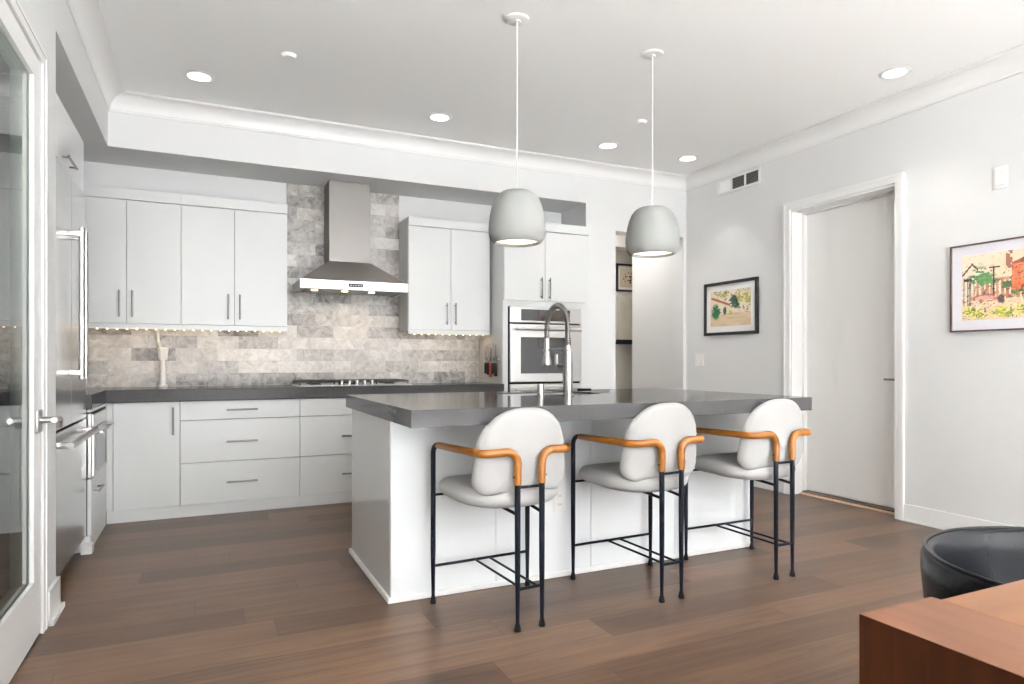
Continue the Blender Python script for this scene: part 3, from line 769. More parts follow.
# socket on the island front
def wall_plate(name, label, cat, c, n, wd, ht, kind):
    """c centre on the surface, n outward axis ('-x' or '-y')"""
    t = thing(name, label, cat, c)
    x, y, z = c
    def P(u0, u1, d0, d1, z0, z1, bev=0.0):
        if n == '-y': return B(x+u0, x+u1, y-d1, y-d0, z+z0, z+z1, bev=bev)
        return B(x-d1, x-d0, y+u0, y+u1, z+z0, z+z1, bev=bev)
    obj('cover_plate', P(-wd/2, wd/2, 0.0005, 0.007, -ht/2, ht/2, 0.002), M['plastic'], t)
    if kind == 'socket':
        for dz in (-0.022, 0.022):
            p = obj('socket', P(-0.016, 0.016, 0.0071, 0.0095, dz-0.014, dz+0.014, 0.001), M['plastic'], t)
            for u in (-0.006, 0.006):
                obj('slot', P(u-0.0012, u+0.0012, 0.0096, 0.0100, dz-0.005, dz+0.006), M['black'], p)
    elif kind == 'switch':
        for u in (-0.024, 0.024): obj('rocker', P(u-0.016, u+0.016, 0.0071, 0.0115, -0.033, 0.033, 0.002), M['plastic'], t)
    else:
        obj('front_cover', P(-wd*0.33, wd*0.33, 0.0071, 0.013, -ht*0.36, ht*0.36, 0.003), M['plastic'], t)
    return t
wall_plate('power_socket', 'white power socket on the front of the island', 'socket', (1.655, IY0, 0.395), '-y', 0.072, 0.118, 'socket')
wall_plate('light_switch', 'white double light switch under the small picture', 'switch', (XR, 5.07, 1.12), '-x', 0.118, 0.118, 'switch')
wall_plate('wall_sensor', 'small white sensor box high up above the large picture', 'sensor', (XR, 2.375, 2.232), '-x', 0.082, 0.135, 'sensor')

# ------------------------------------------------------------------ faucet and small fittings on the island
FXc, FYc = 1.845, 3.20
t = thing('kitchen_faucet', 'tall chrome spring faucet rising from the island slab', 'faucet', (FXc, FYc, 0.914))
bm = bmesh.new()
lathe(bm, [(0, 0.9145), (0.034, 0.9145), (0.034, 0.922), (0.027, 0.926), (0.026, 1.165), (0.020, 1.172), (0.018, 1.20), (0, 1.20)], (FXc, FYc, 0), 24)
obj('body', bm, M['chrome'], t, 30)
# gooseneck hose with a coil spring
hose = [(FXc, FYc, 1.195), (FXc, FYc, 1.30)]
for k in range(1, 15):
    a = PI*k/14
    hose.append((FXc, FYc+0.125*(1-math.cos(a)), 1.30+0.128*math.sin(a)))
hose += [(FXc, FYc+0.25, 1.24)]
bm = bmesh.new(); sweep(bm, hose, 0.008, 12)
hs = obj('hose', bm, M['nickel'], t, 40)
dense = []
hv = [Vector(p) for p in hose]
for a, b in zip(hv[:-1], hv[1:]):
    n = max(2, int((b-a).length/0.0018))
    for k in range(n): dense.append((a.lerp(b, k/n), (b-a).normalized()))
pts = []; s = 0
side = Vector((1, 0, 0))
for i, (p, tdir) in enumerate(dense):
    if i: s += (p-dense[i-1][0]).length
    a = 2*PI*s/0.0115
    nrm = tdir.cross(side).normalized()
    pts.append(p + (side*math.cos(a)+nrm*math.sin(a))*0.0155)
bm = bmesh.new(); sweep(bm, pts, 0.0034, 6)
obj('coil_spring', bm, M['nickel'], t, 60)
bm = bmesh.new(); yy = FYc+0.25
lathe(bm, [(0, 1.245), (0.016, 1.245), (0.017, 1.20), (0.019, 1.15), (0.026, 1.105), (0.026, 1.085), (0, 1.085)], (FXc, yy, 0), 20)
obj('spray_head', bm, M['chrome'], t, 30)
bm = bmesh.new(); sweep(bm, [(FXc, FYc, 1.175), (FXc, yy-0.02, 1.175)], 0.007, 10); lathe(bm, [(0.018, 1.168), (0.024, 1.168), (0.024, 1.182), (0.018, 1.182), (0.018, 1.168)], (FXc, yy, 0), 20)
obj('holder_arm', bm, M['chrome'], t, 40)
bm = bmesh.new(); sweep(bm, fillet([(FXc, FYc+0.02, 1.085), (FXc, FYc+0.13, 1.085), (FXc, FYc+0.13, 1.15)], [0.02]), 0.009, 10)
obj('pot_spout', bm, M['chrome'], t, 40)
bm = bmesh.new(); cyl(bm, (FXc, FYc+0.02, 0.99), (FXc, FYc+0.05, 0.99), 0.012); sweep(bm, [(FXc, FYc+0.045, 0.99), (FXc, FYc+0.055, 1.05)], [0.006, 0.005], 8)
obj('lever', bm, M['chrome'], t, 40)
bm = bmesh.new(); lathe(bm, [(0, 0.9145), (0.030, 0.9145), (0.030, 0.921), (0.019, 0.923), (0.019, 0.980), (0.017, 0.984), (0, 0.984)], (1.69, 3.235, 0), 24)
tag(obj('soap_dispenser', bm, M['chrome'], None, 30), 'short chrome cap beside the faucet on the island slab', 'soap dispenser')
t = thing('serving_utensil', 'dark slender utensil lying flat on the island slab right of the faucet', 'utensil', (2.22, 3.60, 0.914))
bm = bmesh.new(); sweep(bm, [(2.165, 3.625, 0.925), (2.26, 3.625, 0.925)], [0.010, 0.008], 10)
obj('handle', bm, M['black'], t, 40)
bm = bmesh.new(); box(bm, 2.26, 2.40, 3.612, 3.636, 0.918, 0.926, bev=0.003)
obj('blade', bm, M['nickel'], t)

# ------------------------------------------------------------------ counter stools
def arch_outline(wb, wt, z0, z1, rt, rb, n=10):
    """rounded outline, wider at the bottom: counter-clockwise (u,v)"""
    pts = []
    def arc(cx, cz, rx, rz, a0, a1):
        for k in range(n+1):
            a = a0+(a1-a0)*k/n; pts.append((cx+rx*math.cos(a), cz+rz*math.sin(a)))
    arc(wb/2-rb, z0+rb, rb, rb, -PI/2, 0)
    arc(wt/2-rt[0], z1-rt[1], rt[0], rt[1], 0, PI/2)
    arc(-wt/2+rt[0], z1-rt[1], rt[0], rt[1], PI/2, PI)
    arc(-wb/2+rb, z0+rb, rb, rb, PI, 1.5*PI)
    return pts

def make_stool(label, loc):
    t = thing('counter_stool', label, 'stool', loc, 'counter stools at the island')
    L = Vector(loc)
    W = lambda x, y, z: L + Vector((x, y, z))
    HW, FYl, RX, RY, AZ, HR = 0.248, 0.232, 0.058, -0.225, 0.730, 0.214
    # seat pad
    out = []
    for k in range(40):                                    # straight front, rounded back
        a = 2*PI*k/40
        c, s_ = math.cos(a), math.sin(a)
        ex = 2.0/6.0 if s_ > 0 else 2.0/2.4
        u = 0.249*math.copysign(abs(c)**ex, c)
        v = (0.195 if s_ > 0 else 0.235)*math.copysign(abs(s_)**ex, s_)
        out.append((u, v))
    bm = cushion(out, 0.043, 0.038, lambda u, v, h: W(u, 0.04+v, 0.544+h - 0.012*max(0, -v)/0.2))
    obj('seat', bm, M['fabric'], t, 50)
    # backrest pad, bowed and leaning back
    out = arch_outline(0.450, 0.428, 0.552, 0.915, (0.188, 0.185), 0.070)
    bm = cushion(out, 0.027, 0.026, lambda u, v, h: W(u, -0.166 + h + 0.80*u*u - 0.10*(v-0.55), v))
    obj('backrest', bm, M['fabric'], t, 50)
    for sx in (-1, 1):
        # one bent tube per side: front leg, arm, rear leg
        path = [W(sx*HW, FYl, 0.012), W(sx*HW, FYl, AZ), W(sx*(HR if sx < 0 else HR-0.014), RY, AZ+0.006), W(sx*RX, RY-0.002, AZ+0.010), W(sx*RX, RY, 0.602), W(sx*RX, RY, 0.012)]
        full = fillet(path, [0.045, 0.045, 0.052, 0.0], 8)
        i_front = 9                                         # end of the first bend
        i_rear = len(full)-2
        r = 0.0115
        leg = [full[0], full[0].lerp(full[1], 0.35)] + full[1:i_front+2]
        bm = bmesh.new(); sweep(bm, leg, [0.0075] + [r]*(len(leg)-1), 12)
        lg = obj('leg', bm, M['blackmetal'], t, 50)
        bm = bmesh.new(); lathe(bm, [(0, 0.001), (0.013, 0.001), (0.014, 0.008), (0.009, 0.034), (0, 0.034)], W(sx*HW, FYl, 0), 14); obj('foot_cap', bm, M['black'], lg, 40)
        bm = bmesh.new(); sweep(bm, [W(sx*RX, RY, 0.604), W(sx*RX, RY, 0.25), W(sx*RX, RY, 0.012)], [0.0125, 0.0115, 0.008], 12)
        lg = obj('leg', bm, M['blackmetal'], t, 50)
        bm = bmesh.new(); lathe(bm, [(0, 0.001), (0.014, 0.001), (0.015, 0.008), (0.009, 0.034), (0, 0.034)], W(sx*RX, RY, 0), 14); obj('foot_cap', bm, M['black'], lg, 40)
        arm = full[i_front:i_rear+1]
        arm[0] = arm[0].lerp(arm[1], 0.03)
        rad = [0.0125 + 0.0050*min(1, i/1.0) for i in range(len(arm))]
        rad[0] = 0.0150; rad[-1] = 0.0165
        bm = bmesh.new(); sweep(bm, arm, rad, 16)
        ar = obj('armrest', bm, M['leather'], t, 50)
        q = W(sx*((HR if sx < 0 else HR-0.014)+0.0042), RY+0.062, AZ+0.005)
        bm = bmesh.new(); sweep(bm, [q+Vector((0, -0.0012, 0)), q+Vector((0, 0.0012, 0))], 0.0182, 16); obj('seam', bm, M['leather'], ar, 50)
        bm = bmesh.new(); cyl(bm, W(sx*(RX+0.016), RY-0.002, 0.634), W(sx*(RX+0.020), RY-0.002, 0.634), 0.0045, 10); obj('screw', bm, M['black'], ar, 40)
    bm = bmesh.new(); sweep(bm, [W(-RX, RY, 0.590), W(RX, RY, 0.590)], 0.006, 10); obj('back_crossbar', bm, M['blackmetal'], t, 40)
    bm = bmesh.new()
    sweep(bm, [W(-HW, FYl, 0.497), W(HW, FYl, 0.497)], 0.006, 10)
    for sx in (-1, 1):
        sweep(bm, [W(sx*RX, RY, 0.478), W(sx*(RX+0.012), -0.02, 0.495), W(sx*(RX+0.02), FYl, 0.497)], 0.007, 10)
    obj('seat_support', bm, M['blackmetal'], t, 40)
    bm = bmesh.new(); z = 0.172
    sweep(bm, [W(-HW, FYl, z), W(HW, FYl, z)], 0.0065, 10)
    sweep(bm, [W(-RX, RY, z), W(RX, RY, z)], 0.0065, 10)
    for sx in (-1, 1): sweep(bm, [W(sx*0.037, FYl, z), W(sx*0.037, RY, z)], 0.0055, 10)
    obj('footrest', bm, M['blackmetal'], t, 40)
    return t
s1 = make_stool('white counter stool with caramel arms nearest the island end with the glossy panel', (1.210, 2.660, 0))
s1.rotation_euler.z = math.radians(3.2)
copy_thing(s1, (1.956, 2.672, 0), 'white counter stool with caramel arms in the middle of the row of three').rotation_euler.z = math.radians(2.2)
copy_thing(s1, (2.686, 2.680, 0), 'white counter stool with caramel arms nearest the white wall door').rotation_euler.z = math.radians(0.8)

# ------------------------------------------------------------------ pendant lamps
def pendant(label, x, y, z0, R, Hh):
    t = thing('pendant_lamp', label, 'lamp', (x, y, z0), 'pendant lamps over the island')
    bm = bmesh.new(); lathe(bm, [(0, ZC-0.020), (0.018, ZC-0.020), (0.020, ZC-0.014), (0.055, ZC-0.013), (0.063, ZC-0.009), (0.064, ZC-0.001), (0, ZC-0.001)], (x, y, 0), 32)
    obj('canopy', bm, M['trim'], t, 30)
    bm = bmesh.new(); sweep(bm, [(x, y, ZC-0.0195), (x, y, z0+Hh-0.002)], 0.0028, 8)
    obj('cord', bm, M['cord'], t, 40)
    prof = [(0.0, 1.0), (0.40, 1.0), (0.52, 0.985), (0.66, 0.935), (0.78, 0.845), (0.87, 0.72), (0.94, 0.56), (0.985, 0.40), (1.0, 0.27), (0.985, 0.16), (0.93, 0.07), (0.84, 0.015), (0.785, 0.0),
            (0.755, 0.012), (0.78, 0.08), (0.92, 0.20), (0.93, 0.34), (0.86, 0.58), (0.70, 0.82), (0.50, 0.92), (0.0, 0.95)]
    bm = bmesh.new(); lathe(bm, [(a*R, z0+b*Hh) for a, b in prof], (x, y, 0), 56)
    sh = obj('lamp_shade', bm, M['shade'], t, 60)
    bm = bmesh.new(); lathe(bm, [(0, z0+0.014), (0.752*R, z0+0.014), (0.752*R, z0+0.018), (0, z0+0.020)], (x, y, 0), 48)
    obj('diffuser', bm, M['lamp_glow'], t, 40)
pendant('grey egg shaped pendant lamp over the first stool of the island', 1.522, 3.185, 1.742, 0.154, 0.278)
pendant('grey egg shaped pendant lamp nearest the passage', 2.430, 3.205, 1.746, 0.160, 0.280)

# ------------------------------------------------------------------ recessed lights and ceiling bits
LT = [(-0.03, 4.70, 'recessed ceiling light above the fridge corner'), (1.61, 4.72, 'recessed ceiling light in front of the hood'), (3.12, 4.73, 'recessed ceiling light in front of the oven tower'),
      (3.97, 4.72, 'recessed ceiling light near the back corner over the passage opening'), (3.99, 2.76, 'recessed ceiling light above the white wall door')]
for x, y, lab in LT:
    t = thing('recessed_light', lab, 'ceiling light', (x, y, ZC), 'recessed ceiling lights')
    bm = bmesh.new(); lathe(bm, [(0.068, ZC-0.006), (0.074, ZC-0.008), (0.094, ZC-0.0025), (0.094, ZC-0.0005), (0.068, ZC-0.0005), (0.068, ZC-0.006)], (x, y, 0), 36)
    obj('trim_ring', bm, M['trim'], t, 30)
    bm = bmesh.new(); lathe(bm, [(0, ZC-0.005), (0.0675, ZC-0.005), (0.0675, ZC-0.001), (0, ZC-0.001)], (x, y, 0), 36)
    obj('diffuser', bm, M['down_glow'], t, 30)
    d = bpy.data.lights.new('downlight', 'SPOT'); d.energy = 13; d.color = (1.0, 0.95, 0.88); d.spot_size = math.radians(95); d.spot_blend = 1.0; d.shadow_soft_size = 0.06
    l = bpy.data.objects.new('downlight', d); C.objects.link(l); l.location = (x, y, ZC-0.02)
for x, y, lab in ((0.462, 4.146, 'small white round sprinkler cover on the ceiling near the fridge'), (3.039, 4.15, 'small white round sprinkler cover on the ceiling by the second pendant')):
    bm = bmesh.new(); lathe(bm, [(0, ZC-0.018), (0.034, ZC-0.018), (0.038, ZC-0.010), (0.046, ZC-0.0005), (0, ZC-0.0005)], (x, y, 0), 28)
    tag(obj('sprinkler_cover', bm, M['ceil'], None, 30), lab, 'sprinkler', 'ceiling sprinkler covers')

# unseen fixture and fill light, added to brighten the passage
t = thing('passage_fill_fixture', 'unseen round ceiling lamp added to brighten the passage', 'ceiling light', (3.78, 5.95, ZC))
bm = bmesh.new(); lathe(bm, [(0, ZC-0.06), (0.12, ZC-0.055), (0.15, ZC-0.03), (0.15, ZC-0.001), (0, ZC-0.001)], (3.78, 5.95, 0), 32)
obj('diffuser', bm, M['down_glow'], t, 40)
area_light('passage_fill_light', (3.78, 5.95, ZC-0.07), (0, 0, 0), 0.5, 0.5, 4.5, (1.0, 0.97, 0.94))
area_light('pantry_fill_light', (-1.25, 2.3, ZC-0.03), (0, 0, 0), 0.3, 0.3, 40, (0.97, 0.99, 1.0))  # added fill light for the closet, without a fixture

# ------------------------------------------------------------------ air vent on the right wall
t = thing('air_vent', 'white wall vent with two dark grilles high by the corner', 'vent', (XR, 4.55, 2.74))
V0, V1, Z0, Z1 = 4.287, 4.819, 2.672, 2.812
obj('frame', boxes([(XR-0.012, XR-0.001, V0, V0+0.02, Z0, Z1), (XR-0.012, XR-0.001, V1-0.03, V1, Z0, Z1), (XR-0.012, XR-0.001, V0+0.02, V1-0.03, Z0, Z0+0.018), (XR-0.012, XR-0.001, V0+0.02, V1-0.03, Z1-0.018, Z1),
    (XR-0.011, XR-0.001, 4.455, 4.475, Z0+0.018, Z1-0.018), (XR-0.011, XR-0.001, 4.622, 4.642, Z0+0.018, Z1-0.018)]), M['plastic'], t)
obj('blank_panel', B(XR-0.006, XR-0.001, 4.642, V1-0.03, Z0+0.018, Z1-0.018), M['ceil'], t)
for a, b in ((V0+0.02, 4.455), (4.475, 4.622)):
    g = obj('grille', B(XR-0.0035, XR-0.001, a, b, Z0+0.018, Z1-0.018), M['ventdark'], t)
    n = 7; bm = bmesh.new()
    for k in range(n):
        z = Z0+0.018+(k+0.5)*(Z1-Z0-0.036)/n
        box(bm, XR-0.010, XR-0.0036, a, b, z-0.0022, z+0.0022)
    obj('louvre', bm, M['nickel'], g)

# ------------------------------------------------------------------ pictures
def clamp(v, a=0, b=1): return max(a, min(b, v))
def hsh(i, j, k=0):
    n = (i*374761393 + j*668265263 + k*2147483647) & 0xffffffff
    n = ((n ^ (n >> 13))*1274126177) & 0xffffffff
    return ((n ^ (n >> 16)) & 0xffff)/65535.0
def vn(x, y, k=0):
    i, j = math.floor(x), math.floor(y); fx, fy = x-i, y-j
    fx = fx*fx*(3-2*fx); fy = fy*fy*(3-2*fy)
    a = hsh(i, j, k)*(1-fx)+hsh(i+1, j, k)*fx; b = hsh(i, j+1, k)*(1-fx)+hsh(i+1, j+1, k)*fx
    return a*(1-fy)+b*fy
def mixc(a, b, t): return tuple(a[i]*(1-t)+b[i]*t for i in range(3))
def garden(u, v):
    """loose watercolour of a garden with a red roofed house (u to the right, v up)"""
    c = mixc((0.80, 0.72, 0.58), (0.88, 0.82, 0.74), vn(u*5, v*5, 1))
    def blob(cu, cv, ru, rv, col, k, th=0.5, sc=30):
        nonlocal c
        d = 1-math.hypot((u-cu)/ru, (v-cv)/rv)
        if d > 0 and vn(u*sc, v*sc, k)+d*0.6 > th+0.15: c = mixc(c, col, 0.80*clamp(d*3))
    if v < 0.42: c = mixc(c, (0.78, 0.62, 0.48), 0.55*vn(u*14, v*20, 2))
    if 0.30 < v < 0.62 and 0.10 < u < 0.52 and (math.sin(u*150) > -0.3 or vn(u*20, v*20, 4) > 0.7): c = mixc(c, (0.48, 0.24, 0.16), 0.35+0.5*vn(u*18, v*14, 45))      # fence
    blob(0.16, 0.66, 0.12, 0.17, (0.10, 0.34, 0.16), 5); blob(0.22, 0.60, 0.10, 0.12, (0.22, 0.45, 0.22), 6)
    blob(0.40, 0.50, 0.10, 0.10, (0.10, 0.26, 0.10), 7); blob(0.46, 0.44, 0.09, 0.12, (0.08, 0.24, 0.08), 8)
    if abs(v-0.86+1.9*abs(u-0.09)) < 0.02 and u < 0.14: c = (0.25, 0.15, 0.12)                                                                 # bare branch
    if abs(u-0.275) < 0.008 and 0.36 < v < 0.80: c = (0.12, 0.10, 0.10)                                                                         # post
    if abs(v-0.78) < 0.014 and 0.23 < u < 0.33: c = (0.14, 0.10, 0.10)
    if u > 0.42 and v > 0.42:                                                                                                                   # house
        if v < 0.80: c = mixc((0.62, 0.25, 0.14), (0.75, 0.42, 0.28), vn(u*40, v*40, 9))
        if 0.80 <= v < 0.80+0.14*clamp((u-0.40)/0.2): c = mixc((0.30, 0.12, 0.08), (0.45, 0.20, 0.14), vn(u*60, v*30, 10))
        if abs(u-0.60) < 0.035 and 0.52 < v < 0.68: c = (0.10, 0.09, 0.10)
    if 0.37 < u < 0.43 and v > 0.72 and vn(u*50, v*30, 11) > 0.5: c = mixc(c, (0.35, 0.14, 0.10), 0.8)
    blob(0.20, 0.33, 0.14, 0.07, (0.50, 0.14, 0.12), 12, 0.35); blob(0.20, 0.33, 0.10, 0.045, (0.80, 0.66, 0.60), 13, 0.2)                      # pond
    blob(0.335, 0.29, 0.035, 0.085, (0.05, 0.05, 0.09), 14, 0.2)
    if 0.01 < u < 0.09 and 0.22 < v < 0.66 and (math.sin(u*420) > 0.55 or abs(v-0.62) < 0.02): c = (0.07, 0.07, 0.08)                           # gate
    for q, (a, b) in enumerate(((0.06, 0.14), (0.14, 0.10), (0.30, 0.12), (0.37, 0.10), (0.50, 0.14), (0.66, 0.12), (0.8, 0.16))):
        blob(a, b, 0.085, 0.11, (0.82, 0.76, 0.26), 15+q, 0.54, 45); blob(a+0.02, b-0.01, 0.07, 0.09, (0.34, 0.46, 0.16), 25+q, 0.60, 50)
    blob(0.85, 0.55, 0.16, 0.25, (0.12, 0.30, 0.14), 40)
    if v < 0.78 and vn(u*70, v*60, 41) > 0.74 and vn(u*9, v*9, 42) > 0.40: c = mixc(c, (0.12, 0.10, 0.09), 0.65)
    if vn(u*45, v*40, 43) > 0.78: c = mixc(c, (0.80, 0.45, 0.30), 0.35)
    return c
def grove(u, v):
    """pale watercolour: green bush at one side, a dark tree and reddish roof line over sandy ground"""
    c = mixc((0.80, 0.74, 0.62), (0.86, 0.80, 0.72), vn(u*4, v*4, 51))
    if v < 0.36: c = mixc((0.72, 0.60, 0.46), (0.82, 0.73, 0.60), vn(u*6, v*18, 52))
    def blob(cu, cv, ru, rv, col, k, th=0.5, sc=26):
        nonlocal c
        d = 1-math.hypot((u-cu)/ru, (v-cv)/rv)
        if d > 0 and vn(u*sc, v*sc, k)+d*0.6 > th+0.15: c = mixc(c, col, 0.85*clamp(d*3))
    blob(0.75, 0.80, 0.22, 0.20, (0.55, 0.52, 0.16), 53, 0.6); blob(0.90, 0.74, 0.14, 0.22, (0.62, 0.60, 0.24), 54, 0.6); blob(0.33, 0.88, 0.28, 0.12, (0.60, 0.56, 0.30), 55, 0.6)
    blob(0.60, 0.70, 0.12, 0.20, (0.05, 0.14, 0.14), 56, 0.45); blob(0.62, 0.58, 0.13, 0.12, (0.12, 0.30, 0.16), 57, 0.5)
    blob(0.14, 0.42, 0.13, 0.24, (0.03, 0.26, 0.12), 58, 0.3); blob(0.16, 0.36, 0.09, 0.15, (0.05, 0.38, 0.18), 59, 0.5)
    if abs(v-(0.80-0.50*max(0, u-0.06))) < 0.035 and 0.02 < u < 0.50: c = mixc(c, (0.50, 0.16, 0.05), 0.75)
    if 0.35 < v and vn(u*40, v*36, 62) > 0.74 and vn(u*5, v*5, 63) > 0.45: c = mixc(c, (0.16, 0.17, 0.13), 0.6)
    blob(0.37, 0.42, 0.05, 0.16, (0.10, 0.16, 0.14), 60, 0.4); blob(0.50, 0.36, 0.08, 0.10, (0.66, 0.62, 0.22), 61, 0.55)
    return c
def sprig(u, v):
    c = (0.78, 0.72, 0.62)
    d = math.hypot((u-0.45)/0.32, (v-0.52)/0.30)
    if d < 1 and vn(u*16, v*16, 70) > 0.42+0.3*d: c = (0.35, 0.14, 0.08)
    if abs(u-0.47) < 0.015 and 0.2 < v < 0.6: c = (0.20, 0.16, 0.08)
    return c
def paper(u, v):
    return mixc((0.80, 0.76, 0.66), (0.84, 0.80, 0.72), vn(u*5, v*8, 80))

def picture(label, y_or_x, z0, z1, plane, fm, mm, fw, mw, fn, nu, nv, fac):
    """plane 'x': hangs on the right wall, spanning y from a (near the camera) to b; plane 'y': on a wall facing -y"""
    a, b = y_or_x
    if plane == 'x':
        bx = lambda u0, u1, d0, d1, q0, q1, bev=0: B(XR-d1, XR-d0, u0, u1, q0, q1, bev=bev)
        t = thing('framed_picture', label, 'picture', (XR, (a+b)/2, z0))
        pt = lambda s, q, d: (XR-d, b-(b-a)*s, q)
    else:
        bx = lambda u0, u1, d0, d1, q0, q1, bev=0: B(u0, u1, fac-d1, fac-d0, q0, q1, bev=bev)
        t = thing('framed_picture', label, 'picture', ((a+b)/2, fac, z0))
        pt = lambda s, q, d: (a+(b-a)*s, fac-d, q)
    bm = bmesh.new()
    for args in ((a, a+fw, z0, z1), (b-fw, b, z0, z1), (a+fw, b-fw, z0, z0+fw), (a+fw, b-fw, z1-fw, z1)):
        tmp = bx(args[0], args[1], 0.001, 0.024, args[2], args[3]); me = bpy.data.meshes.new('t'); tmp.to_mesh(me); tmp.free(); bm.from_mesh(me); bpy.data.meshes.remove(me)
    obj('frame', bm, fm, t)
    obj('mat_board', bx(a+fw, b-fw, 0.002, 0.012, z0+fw, z1-fw), mm, t)
    # the print: a thin grid carrying the painted colours
    bm = bmesh.new(); lay = bm.loops.layers.float_color.new('paint')
    s0, s1 = (fw+mw)/(b-a), 1-(fw+mw)/(b-a); q0, q1 = z0+fw+mw, z1-fw-mw
    V = [[bm.verts.new(pt(s0+(s1-s0)*i/nu, q0+(q1-q0)*j/nv, 0.0135)) for i in range(nu+1)] for j in range(nv+1)]
    for j in range(nv):
        for i in range(nu):
            f = bm.faces.new((V[j][i], V[j][i+1], V[j+1][i+1], V[j+1][i]))
            c = [q**1.85 for q in fn((i+0.5)/nu, (j+0.5)/nv)]
            for l in f.loops: l[lay] = (*c, 1)
    o = obj('print', bm, M['paint'], t)
    return t
picture('black framed watercolour of trees beside the wall door', (4.308, 4.988), 1.352, 1.852, 'x', M['frameblack'], M['matboard'], 0.028, 0.055, grove, 90, 70, 0)
picture('thin brown framed watercolour of a garden and red house', (1.84, 2.664), 1.296, 1.851, 'x', M['framebrown'], M['matlav'], 0.010, 0.062, garden, 150, 100, 0)
picture('small black framed print of a plant at the passage end', (4.565, 5.0), 1.965, 2.305, 'y', M['frameblack'], M['matboard'], 0.022, 0.03, sprig, 30, 30, 6.749)
tag(obj('picture_ledge', boxes([(4.5, 5.2, 6.64, 6.748, 1.315, 1.335), (4.5, 5.2, 6.64, 6.652, 1.335, 1.37)], bev=0.002), M['frameblack']), 'narrow black picture ledge on the passage end wall', 'shelf')
t = thing('poster', 'pale unframed sheet leaning on the black ledge in the passage', 'poster', (4.85, 6.70, 1.336))
bm = bmesh.new()
A = [bm.verts.new(q) for q in ((4.585, 6.675, 1.336), (5.05, 6.675, 1.336), (5.05, 6.735, 1.90), (4.575, 6.735, 1.90))]
Bv = [bm.verts.new(v.co + Vector((0, 0.004, 0))) for v in A]
bm.faces.new(A); bm.faces.new(Bv[::-1])
for k in range(4): bm.faces.new((A[k], A[(k+1) % 4], Bv[(k+1) % 4], Bv[k]))
obj('sheet', bm, mat('cream_paper', (0.66, 0.62, 0.53), 0.8, var=0.06, vscale=6), t)

# ------------------------------------------------------------------ dining table and chair in the foreground
t = thing('dining_table', 'reddish walnut dining table with solid end panel in the near corner', 'table', (1.7, 0.15, 0))
TY0, TY1, TX = -0.42, 0.655, 0.868
def extrude_y(poly, y0, y1):
    bm = bmesh.new()
    A = [bm.verts.new((x, y0, z)) for x, z in poly]; Bv = [bm.verts.new((x, y1, z)) for x, z in poly]
    bm.faces.new(A); bm.faces.new(Bv[::-1])
    for k in range(len(poly)): bm.faces.new((A[k], A[(k+1) % len(poly)], Bv[(k+1) % len(poly)], Bv[k]))
    return bm
obj('end_board', extrude_y([(TX+0.0008, 0.740), (TX+0.0405, 0.7005), (TX+0.166, 0.7005), (TX+0.166, 0.740)], TY0, TY1), M['tableend'], t)
obj('tabletop', B(TX+0.1665, 2.55, TY0+0.012, TY1-0.014, 0.702, 0.740, bev=0.001, seg=1), M['tabletop'], t)
obj('end_board', B(2.5505, 2.716, TY0, TY1, 0.700, 0.740, bev=0.0015, seg=1), M['tableend'], t)
obj('side_panel', extrude_y([(TX, 0.001), (TX+0.040, 0.001), (TX+0.040, 0.6995), (TX, 0.7395)], TY0, TY1), M['tableside'], t)
obj('side_panel', B(2.671, 2.716, TY0, TY1, 0.001, 0.6995, bev=0.0015, seg=1), M['tableside'], t)

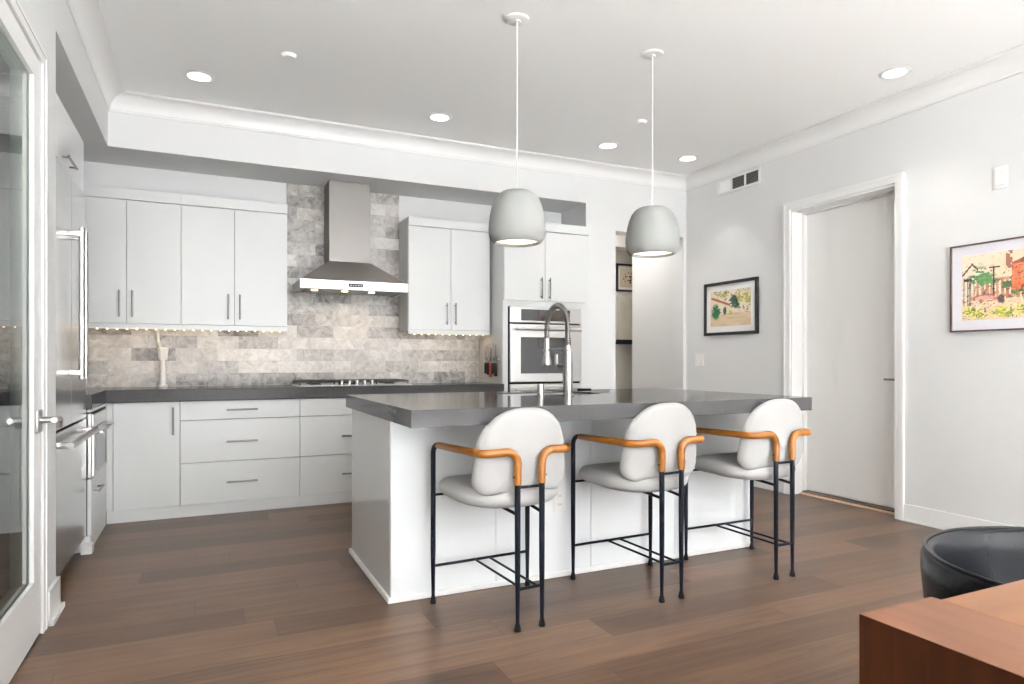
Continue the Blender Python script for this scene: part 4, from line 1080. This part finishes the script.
def barrel_chair(label, cx, cy):
    t = thing('barrel_chair', label, 'chair', (cx, cy, 0))
    # shell wraps the back (+y) and sides; opens toward the table (-y)
    RO, TH, A = 0.345, 0.030, 142
    n = 64
    def top(a):                                       # rim height, lower toward the open ends
        f = clamp((abs(a)-96)/(A-96)); f = f*f*(3-2*f)
        return 0.662 - 0.20*f
    bm = bmesh.new(); rings = []
    for k in range(n+1):
        a = -A + 2*A*k/n; zt = top(a); th = math.radians(90+a)
        ring = []
        prof = [(0.72, 0.20), (0.80, 0.24), (0.90, 0.36), (0.97, 0.50), (1.0, zt-0.05), (0.998, zt-0.018), (0.985, zt-0.004), (0.965, zt)]
        ins = [(1-TH/RO+0.02, zt-0.002), (1-TH/RO, zt-0.012), (1-TH/RO-0.035, zt-0.05), (0.78, zt*0.5+0.16), (0.74, 0.40), (0.62, 0.30), (0.62, 0.20)]
        for s_, z in prof+ins:
            ring.append(bm.verts.new((cx+RO*s_*math.cos(th), cy+RO*s_*math.sin(th), z)))
        rings.append(ring)
    m_ = len(rings[0])
    for a, b in zip(rings[:-1], rings[1:]):
        for k in range(m_): bm.faces.new((a[k], a[(k+1) % m_], b[(k+1) % m_], b[k]))
    bm.faces.new(rings[0]); bm.faces.new(rings[-1][::-1])
    sh = obj('shell', bm, M['blackleather'], t, 60)
    for off in (0.972,):
        pts = [(cx+RO*off*math.cos(math.radians(90-A+2*A*k/n)), cy+RO*off*math.sin(math.radians(90-A+2*A*k/n)), top(-A+2*A*k/n)+0.0005) for k in range(n+1)]
        bm = bmesh.new(); sweep(bm, pts, 0.0045, 8); obj('piping', bm, M['blackleather'], sh, 50)
    out = [(0.20*math.cos(2*PI*k/32)*1.02, 0.20*math.sin(2*PI*k/32)) for k in range(32)]
    bm = cushion(out, 0.05, 0.04, lambda u, v, h: Vector((cx+u, cy-0.01+v, 0.41+h)))
    obj('seat', bm, M['blackleather'], t, 50)
    bm = bmesh.new(); lathe(bm, [(0, 0.30), (0.20, 0.30), (0.20, 0.19), (0, 0.19)], (cx, cy, 0), 32); obj('seat_base', bm, M['black'], t, 40)
    for ax in (45, 135, 225, 315):
        th = math.radians(ax); bm = bmesh.new()
        sweep(bm, [(cx+0.16*math.cos(th), cy+0.16*math.sin(th), 0.19), (cx+0.20*math.cos(th), cy+0.20*math.sin(th), 0.001)], [0.017, 0.011], 12)
        obj('leg', bm, M['black'], t, 40)
barrel_chair('black leather barrel chair tucked at the walnut table', 1.777, 0.745)
